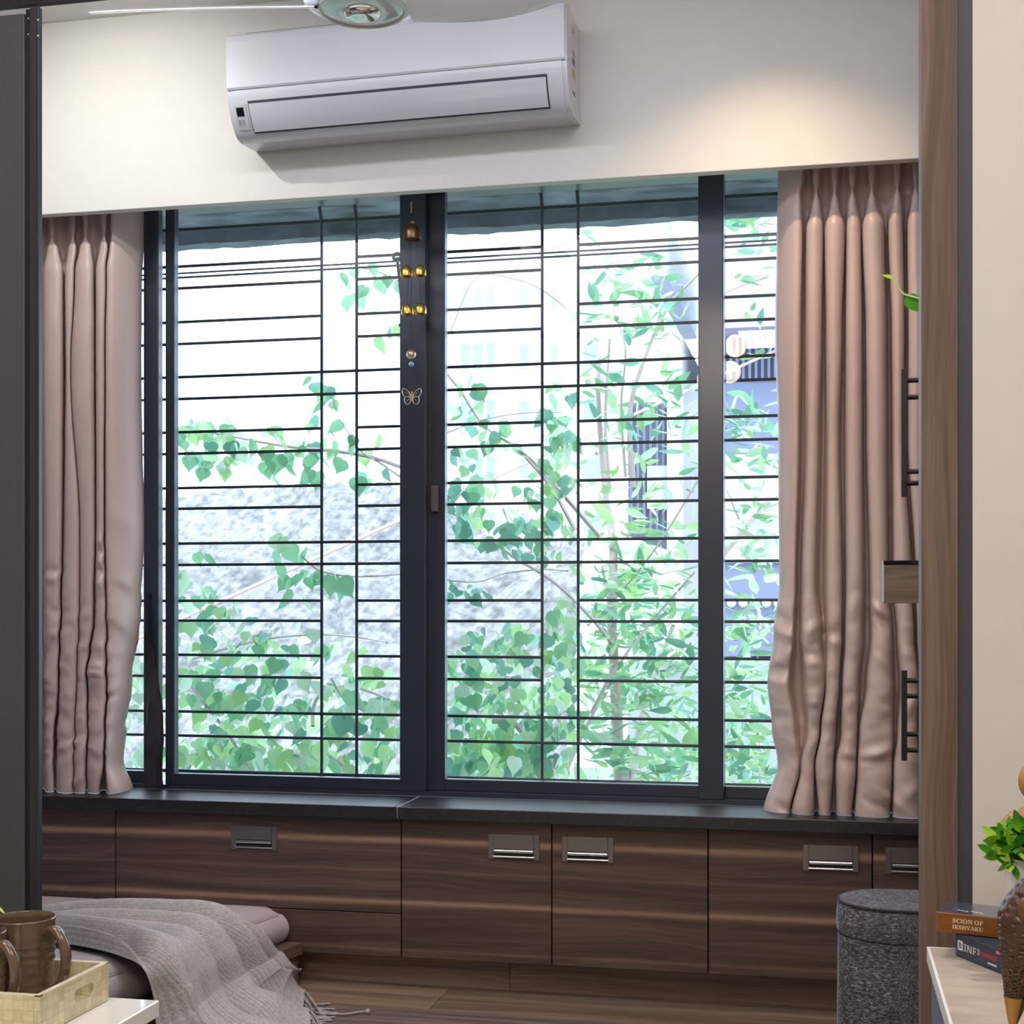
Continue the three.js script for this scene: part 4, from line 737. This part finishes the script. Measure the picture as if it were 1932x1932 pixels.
// ------------------------------------------------------------------ garden outside
const GROUND = -3.2;
{
  const gr = structure('ground', 'ground outside'); part(gr, 'earth', box(-60, 60, GROUND - 0.2, GROUND, -80, -0.34), mat(0x8d9484, 0.95));
  const rf = structure('roof'); part(rf, 'roof_slab', box(-3.8, 2.6, CEIL + 0.2, CEIL + 0.35, -0.34, 6.2), concMat);

  const heart = (() => { // heart-shaped leaf with drip tip, folded along the midrib
    const o = [[0, 0], [0.2, -0.06], [0.4, 0.06], [0.47, 0.24], [0.38, 0.46], [0.2, 0.66], [0.06, 0.82], [0, 1]], pos = [], idx = [];
    o.forEach(([x, y]) => pos.push(0, clamp(y, 0, 1), 0)); o.forEach(([x, y]) => pos.push(x, y, 0.16 * x)); o.forEach(([x, y]) => pos.push(-x, y, 0.16 * x));
    const n = o.length; for (let i = 0; i < n - 1; i++) { idx.push(i, n + i, n + i + 1, i, n + i + 1, i + 1, i, 2 * n + i + 1, 2 * n + i, i, i + 1, 2 * n + i + 1); }
    const g = new THREE.BufferGeometry(); g.setAttribute('position', new THREE.Float32BufferAttribute(pos, 3)); g.setIndex(idx); const p = g.attributes.position; for (let i = 0; i < p.count; i++) p.setZ(i, p.getZ(i) + 0.18 * p.getY(i) * p.getY(i)); g.computeVertexNormals(); return g;
  })();
  const lance = gridGeo(2, 6, (u, v) => { const w = 0.17 * Math.pow(Math.sin(Math.PI * Math.pow(clamp(v * 0.98 + 0.01), 0.75)), 0.9), s = (u - 0.5) * 2; return { x: s * w, y: v, z: 0.09 * Math.abs(s) * w * 3 + 0.22 * v * v }; });
  const greens = [[0.20, 0.47, 0.25], [0.36, 0.62, 0.25], [0.15, 0.38, 0.27], [0.42, 0.64, 0.36], [0.50, 0.66, 0.50]].map((c) => phys(new THREE.Color().setRGB(...c), 0.68, { side: THREE.DoubleSide, transmission: 0.3, thickness: 0 }));
  const bark = mat(new THREE.Color().setRGB(0.42, 0.34, 0.32), 0.9), barkPale = mat(new THREE.Color().setRGB(0.6, 0.5, 0.48), 0.9);
  function tree(name, label, clusters, branches, trunk, leafG, size, zBase, pick, droop) {
    const t = thing(name, label, 'tree'); const all = [];
    part(t, 'trunk', taper(trunk, 0.05, 0.022, 8, 20), bark);
    for (const [pts, r0, r1, z0 = zBase, pale] of branches) part(t, 'branch', taper(pts.map(([x, y], i) => atZ(x, y, z0 - 0.12 * i * (rnd() - 0.3))), r0, r1, 6, 18), pale ? barkPale : bark);
    for (const [cx, cy, rx, ry, n, zo = 0, sc = 1, mi = -1] of clusters) for (let k = 0; k < n; k++) {
      const a = rnd() * Math.PI * 2, q = Math.sqrt(rnd()), z = zBase + zo + rr(-0.35, 0.35), p = atZ(cx + Math.cos(a) * q * rx, cy + Math.sin(a) * q * ry, z);
      const s = size * sc * rr(0.5, 1.15), e = new THREE.Euler(droop ? Math.PI + rr(-0.8, 0.8) : rr(-2.4, 2.4), rr(0, 6.28), droop ? rr(-0.7, 0.7) : rr(-1.9, 1.9), 'YXZ');
      all.push({ p, s, e, m: mi >= 0 ? mi : pick() });
    }
    all.sort((a, b) => b.s / (3.5 - b.p.z) - a.s / (3.5 - a.p.z));
    all.slice(0, 290).forEach(({ p, s, e, m }) => { const l = part(t, 'leaf', leafG, greens[m]); l.position.copy(p); l.rotation.copy(e); l.scale.setScalar(s); });
    const rest = all.slice(290);
    for (let m = 0; m < 5; m++) { const q = rest.filter((l) => l.m === m); if (!q.length) continue; const im = new THREE.InstancedMesh(leafG, greens[m], q.length); im.name = 'foliage'; im.userData.kind = 'stuff'; im.castShadow = im.receiveShadow = true; const M = new THREE.Matrix4(); q.forEach(({ p, s, e }, i) => im.setMatrixAt(i, M.compose(p, new THREE.Quaternion().setFromEuler(e), new V3(s, s, s)))); t.add(im); }
    return t;
  }
  const pk = (w) => () => { let r = rnd() * w.reduce((a, b) => a + b); for (let i = 0; i < w.length; i++) { r -= w[i]; if (r < 0) return i; } return 0; };
  const bot = (px, py, z) => { const p = atZ(px, py, z); return [[p.x - 0.15, GROUND, z - 0.2], [p.x - 0.1, -1.5, z - 0.1], [p.x, p.y - 0.4, z], p]; };
  tree('heart_leaf_tree', 'tree with heart-shaped leaves hanging outside the window panes beside the curtain by the dark door', [
    [430, 815, 100, 35, 30], [400, 850, 60, 40, 18], [480, 845, 120, 25, 16], [540, 872, 80, 30, 13, 0.2, 1.35, 0], [600, 760, 32, 60, 10], [600, 850, 40, 50, 8], [690, 525, 55, 38, 12, 0.1, 1.15, 0], [730, 620, 30, 45, 6], [690, 850, 50, 60, 9], [645, 820, 30, 60, 8],
    [540, 1010, 25, 22, 3, 0, 1.3, 3], [560, 1060, 60, 40, 13, 0, 1.1, 0], [600, 1105, 60, 30, 7, 0.1, 1.2, 0], [370, 1085, 50, 50, 8], [385, 1145, 60, 40, 24], [420, 1195, 90, 40, 34], [540, 1215, 90, 36, 16], [690, 1250, 50, 25, 5, 0, 1.1, 1],
    [480, 1290, 160, 50, 60], [400, 1370, 90, 70, 60], [560, 1395, 160, 65, 90, 0.1, 1.1], [700, 1375, 70, 80, 56], [258, 1330, 36, 130, 40, 0, 1.1, 4], [340, 1430, 40, 40, 16], [680, 1300, 80, 30, 14], [450, 1440, 150, 30, 36, 0.2, 1.2],
  ], [
    [[[760, 882], [700, 862], [640, 852], [540, 842], [430, 822], [350, 806]], 0.008, 0.003], [[[800, 925], [757, 900], [715, 872], [680, 850], [640, 790]], 0.006, 0.002], [[[770, 540], [720, 515], [660, 500]], 0.005, 0.002],
    [[[355, 1245], [430, 1222], [500, 1205], [600, 1197], [680, 1203], [730, 1212]], 0.007, 0.003, -1.6, 1], [[[590, 1370], [592, 1330], [612, 1303], [660, 1294], [700, 1306], [760, 1332]], 0.008, 0.005, -1.6, 1], [[[360, 1295], [400, 1345], [440, 1400], [475, 1460]], 0.007, 0.006], [[[366, 1425], [400, 1410], [430, 1395]], 0.005, 0.003],
    [[[570, 1050], [600, 1075], [640, 1085], [700, 1087], [760, 1083]], 0.004, 0.003], [[[600, 1410], [640, 1440], [680, 1470]], 0.006, 0.005], [[[625, 1280], [650, 1320], [690, 1340]], 0.004, 0.003],
  ], bot(470, 1440, -1.75), heart, 0.072, -1.6, pk([4, 3, 2, 3, 2]), true);
  tree('heart_leaf_tree', 'tree with heart-shaped leaves on dark slanting branches outside the pane right of the wind chime', [
    [885, 720, 20, 25, 4], [880, 780, 40, 28, 10], [935, 800, 28, 30, 7], [950, 830, 40, 25, 9], [870, 845, 28, 18, 5], [905, 905, 60, 30, 16], [870, 950, 36, 50, 22, 0.1, 1.1, 2], [920, 985, 60, 45, 30, 0, 1.1], [985, 1010, 50, 36, 24, 0.1, 1.1, 2], [1010, 930, 40, 50, 18], [1058, 790, 34, 70, 28], [1055, 900, 34, 90, 44], [1045, 1010, 40, 50, 24],
    [900, 1115, 40, 14, 7, 0, 0.8, 2], [850, 1110, 14, 14, 4, 0, 0.8, 2], [1060, 1150, 26, 20, 4, 0, 1.1, 1], [930, 1200, 70, 26, 24], [1060, 1220, 38, 90, 50], [890, 1260, 60, 40, 28], [970, 1250, 60, 30, 20], [940, 1330, 100, 50, 60], [880, 1390, 50, 40, 34], [980, 1410, 110, 60, 100, 0.1, 1.1], [880, 1450, 60, 30, 30, 0.2, 1.2], [1060, 1330, 50, 50, 34], [945, 1420, 40, 30, 10, 0.3, 1.3, 1],
  ], [
    [[[820, 672], [842, 703], [875, 745], [905, 795], [967, 839], [1008, 873], [1060, 930], [1130, 1010]], 0.005, 0.01], [[[930, 1022], [975, 1055], [1025, 1084], [1073, 1122], [1115, 1165], [1155, 1215]], 0.005, 0.009], [[[780, 1080], [842, 1094], [900, 1098], [950, 1082], [1010, 1075], [1070, 1077]], 0.004, 0.003], [[[850, 625], [900, 522], [967, 526], [1020, 545], [1060, 575], [1092, 605]], 0.0025, 0.003],
    [[[842, 817], [900, 795], [980, 780], [1060, 778]], 0.003, 0.002], [[[930, 1360], [965, 1362], [1000, 1400], [1030, 1440]], 0.012, 0.014], [[[990, 860], [1040, 920], [1085, 1000]], 0.006, 0.009], [[[955, 1235], [985, 1200], [1010, 1175]], 0.003, 0.002],
  ], bot(1035, 1430, -2.0), heart, 0.07, -1.9, pk([4, 2, 4, 2, 1]), true);
  tree('long_leaf_tree', 'tall tree with long narrow leaves and several upright stems outside the right window', [
    [1110, 440, 16, 30, 5], [1180, 500, 70, 26, 20], [1220, 540, 60, 40, 28], [1130, 580, 36, 40, 16], [1200, 590, 60, 50, 36], [1275, 590, 36, 40, 16], [1240, 650, 60, 40, 18], [1125, 700, 30, 60, 18], [1180, 740, 50, 50, 14], [1270, 740, 45, 50, 22], [1290, 840, 30, 70, 20],
    [1150, 840, 50, 50, 18], [1200, 930, 80, 50, 22, 0, 1.1, 1], [1170, 990, 60, 40, 16, 0.1, 1.2, 1], [1260, 1010, 50, 60, 30], [1150, 1080, 60, 50, 44], [1230, 1110, 80, 60, 90], [1150, 1190, 60, 50, 64], [1260, 1220, 60, 70, 100], [1180, 1290, 90, 60, 110], [1270, 1350, 50, 60, 50], [1150, 1390, 60, 60, 50, 0.1, 1.2], [1230, 1440, 90, 40, 70, 0.1, 1.2],
    [1400, 410, 40, 26, 26, 0, 0.9], [1430, 450, 40, 40, 26, 0, 0.9], [1420, 520, 36, 20, 8], [1440, 590, 26, 30, 6], [1440, 660, 26, 30, 7], [1410, 790, 46, 40, 34], [1430, 880, 40, 50, 22], [1410, 1010, 40, 30, 10, 0, 1, 4], [1430, 1070, 40, 40, 18, 0, 1, 4], [1410, 1190, 44, 44, 50, 0, 0.9], [1410, 1300, 48, 56, 80, 0, 0.9], [1410, 1420, 48, 66, 110, 0, 0.95], [1430, 1000, 40, 120, 40, 0, 0.9],
  ], [
    [[[1170, 1480], [1165, 1380], [1158, 1250], [1153, 1140], [1158, 1040], [1146, 960], [1135, 850], [1128, 720], [1135, 640]], 0.026, 0.008, -2.6], [[[1150, 920], [1142, 800], [1150, 640]], 0.008, 0.006, -2.6], [[[1195, 920], [1188, 780], [1215, 680], [1260, 580], [1320, 515]], 0.014, 0.005, -2.6], [[[1180, 900], [1172, 760], [1180, 660], [1155, 580]], 0.007, 0.004, -2.6],
    [[[1318, 905], [1240, 1030], [1160, 1130], [1110, 1180]], 0.005, 0.004, -2.2], [[[1310, 1080], [1240, 1160], [1170, 1250], [1115, 1345]], 0.005, 0.007, -2.2], [[[1195, 1470], [1205, 1380], [1235, 1280], [1270, 1180]], 0.018, 0.01, -2.8, 1], [[[1055, 1480], [1090, 1400], [1130, 1320], [1160, 1250]], 0.016, 0.01, -2.6, 1],
    [[[1360, 1045], [1410, 990], [1450, 935], [1500, 880]], 0.022, 0.018, -3.0, 1], [[[1395, 980], [1380, 945], [1372, 925]], 0.006, 0.003, -3.0], [[[1440, 960], [1480, 945], [1520, 950]], 0.008, 0.006, -3.0, 1], [[[1366, 553], [1410, 535], [1460, 520]], 0.004, 0.003, -2.6], [[[1400, 450], [1440, 420], [1480, 400]], 0.004, 0.003, -2.6],
    [[[1040, 470], [1080, 450], [1100, 410]], 0.002, 0.0015, -2.6],
  ], bot(1180, 1450, -2.8), lance, 0.105, -2.5, pk([5, 3, 4, 3, 1]), false);

  // dense shrub filling the lower part, behind the trees
  {
    const sh = thing('dense_shrub', 'mass of pale green shrub leaves filling the foot of the windows behind the trees', 'shrub'); sh.userData.kind = 'stuff';
    const lists = [[], [], [], [], []]; const M = new THREE.Matrix4();
    const zones = [[200, 790, 1180, 1560, 700, 0.062, heart], [790, 1110, 1180, 1560, 520, 0.062, heart], [1090, 1500, 700, 1560, 700, 0.1, lance], [1090, 1330, 1100, 1560, 400, 0.1, lance]];
    const byG = new Map([[heart, [[], [], [], [], []]], [lance, [[], [], [], [], []]]]);
    for (const [x0, x1, y0, y1, n, s, g] of zones) for (let k = 0; k < n; k++) { const x = rr(x0, x1), y = y0 + (y1 - y0) * Math.pow(rnd(), 0.62); if (vnoise(x * 0.018, y * 0.02) < 0.36) continue; const p = atZ(x, y, rr(-4.6, -3.0)); byG.get(g)[[3, 4, 3, 1, 2, 0][Math.floor(rnd() * 6)]].push([p, s * rr(0.8, 1.7), new THREE.Euler(rr(-2.5, 2.5), rr(0, 6.28), rr(-2, 2))]); }
    for (const [g, L] of byG) L.forEach((q, m) => { if (!q.length) return; const im = new THREE.InstancedMesh(g, greens[m], q.length); im.name = 'foliage'; im.userData.kind = 'stuff'; im.castShadow = im.receiveShadow = true; q.forEach(([p, s, e], i) => im.setMatrixAt(i, M.compose(p, new THREE.Quaternion().setFromEuler(e), new V3(s, s, s)))); sh.add(im); });
    void lists;
    for (let k = 0; k < 14; k++) { const a = atZ(lerp(230, 1450, k / 13), 1540, -3.8); part(sh, 'stem', taper([[a.x + rr(-0.2, 0.2), GROUND, -3.9], [a.x, -1.2, -3.8], [a.x + rr(-0.1, 0.1), 0.2 + rr(-0.2, 0.4), -3.8]], 0.025, 0.008, 6, 10), barkPale); }
  }
  // pale bank behind
  {
    const z = -11, xr = atZ(1120, 1149, z).x - 0.35, g = gridGeo(220, 90, (u, v) => { const x = lerp(-14, xr, u), top = 2.25 + 0.35 * fbm(x * 0.7, 2, 3) - 0.7 * smooth(-4.7, -3.5, x), y = lerp(GROUND - 0.05, top, v); const d = (fbm(x * 1.1, y * 1.3, 3) - 0.5) * 0.5 + (fbm(x * 9, y * 9, 3) - 0.5) * 0.13; return { x, y: y + (v > 0.985 ? (fbm(x * 14, 7, 3) - 0.5) * 0.14 : 0), z: z + d - v * v * 1.6, u: x, v: y }; });
    const tx = dataTex(512, 512, (u, v) => { const f = 0.66 + 0.5 * (fbm(u * 40, v * 60, 5) - 0.1); return [f, f, f * 0.99]; });
    const o = new THREE.Mesh(uvm(g, 3, 3), mat(new THREE.Color().setRGB(0.44, 0.445, 0.45), 0.95, { map: tx, side: THREE.DoubleSide })); o.geometry.computeVertexNormals(); o.name = 'stone_bank'; o.castShadow = o.receiveShadow = true; scene.add(tag(o, 'pale blue-grey rough bank rising behind the garden trees', 'bank'));
  }
  // far apartment block
  {
    const z = -34, t = thing('apartment_building', 'tall white apartment block with rows of windows far behind the trees', 'building');
    const A = atZ(770, 1149, z), B = atZ(1215, 1149, z), top = atZ(900, 330, z).y + 6;
    const wm = mat(0xf4f5f6, 0.8), pm = phys(0x9fb4c6, 0.2), fm = mat(0xd9dee4, 0.6);
    part(t, 'wall', box(A.x, B.x, GROUND, top, z - 8, z), wm);
    const rows = [[345, 395], [540, 592], [648, 700], [755, 800], [862, 905], [965, 1005]], cols = [[868, 940], [978, 1002], [1036, 1056], [1098, 1140], [800, 835]];
    for (const [y0, y1] of rows) for (const [x0, x1] of cols) {
      const a = atZ(x0, y0, z), b = atZ(x1, y1, z), w = part(t, 'window', box(a.x, b.x, b.y, a.y, z, z + 0.08), fm);
      const n = x1 - x0 > 50 ? 3 : 1, s = (b.x - a.x) / n; for (let k = 0; k < n; k++) part(w, 'pane', box(a.x + k * s + 0.06, a.x + (k + 1) * s - 0.06, b.y + 0.06, a.y - 0.06, z + 0.06, z + 0.1), pm);
    }
    for (const y of [625, 735, 840]) { const a = atZ(900, y, z); part(t, 'ledge', box(A.x, B.x, a.y - 0.12, a.y + 0.12, z, z + 0.35), wm); }
  }
  // neighbouring house at the right
  {
    const z = -9, t = thing('neighbouring_house', 'grey clad neighbouring house with white bands partly hidden by the leaves', 'house');
    const R = (x0, x1, y0, y1, d0, d1, n, m) => { const a = atZ(x0, y0, z), b = atZ(x1, y1, z); return part(t, n, box(a.x, b.x, b.y, a.y, z + d0, z + d1), m); };
    const grey = mat(0x77809a, 0.8), pale = mat(0xb2b4b9, 0.8), white = mat(0xd2d4d6, 0.8), dk = mat(0x6d7183, 0.7);
    R(1185, 1262, 760, 1010, -3, 0, 'wall', grey); R(1262, 1290, 640, 1250, -3, 0.15, 'pillar', white); R(1290, 1420, 720, 1250, -3, -0.05, 'wall', pale);
    R(1330, 1720, 380, 605, -3, 0.0, 'upper_wall', pale); R(1330, 1720, 604, 622, -3, 0.4, 'band', mat(0xb9b3cf, 0.8)); R(1330, 1720, 622, 722, -3, -0.05, 'clad_wall', dk); R(1330, 1720, 722, 900, -3, -0.02, 'wall', grey); R(1330, 1720, 860, 1060, -3, 0.05, 'wall', pale); R(1330, 1720, 1060, 1240, -3, 0, 'wall', grey); R(1185, 1720, 1240, 1700, -3, 0.02, 'lower_wall', mat(0x98a39c, 0.85));
    for (let k = 0; k < 14; k++) { const x = 1340 + k * 12; R(x, x + 5, 624, 720, -0.05, 0.0, 'batten', grey); }
    for (let k = 0; k < 6; k++) { const x = 1190 + k * 12; R(x, x + 5, 762, 1008, 0, 0.04, 'batten', dk); }
    R(1222, 1262, 880, 960, 0, 0.05, 'window', pale);
    for (let k = 0; k < 8; k++) { const a = atZ(1380 + k * 22, 1138, z + 0.03); part(t, 'lamp_globe', new THREE.SphereGeometry(0.04, 12, 8), white, [a.x, a.y, a.z]); }
    R(1225, 1258, 405, 520, -3, 0, 'chimney', mat(0xb9c0d6, 0.8));
    const bs = atZ(1240, 1100, z); part(t, 'footing', box(bs.x - 1, bs.x + 3.5, GROUND, atZ(1240, 1690, z).y + 0.05, z - 3, z), pale);
  }
  // long pinkish cable crossing behind the trees
  const poleP = atZ(-140, 1385, -4.2), cableEnd = atZ(1500, 645, -8.99);
  const up = thing('utility_pole', 'concrete utility pole carrying the pinkish cable beyond the window edge', 'pole');
  part(up, 'shaft', new THREE.CylinderGeometry(0.07, 0.1, poleP.y + 1.2 - GROUND, 12).translate(poleP.x, (poleP.y + 1.2 + GROUND) / 2, poleP.z), concMat);
  const cb = new THREE.Mesh(tube([poleP.clone().lerp(cableEnd, 0.025), poleP.clone().lerp(cableEnd, 0.5), cableEnd], 0.012, 6, 30), mat(0xd9a9ae, 0.7)); cb.name = 'overhead_cable'; cb.castShadow = cb.receiveShadow = true; scene.add(tag(cb, 'long pinkish cable slanting across behind the leaves outside', 'cable'));
}

renderer.render(scene, camera);
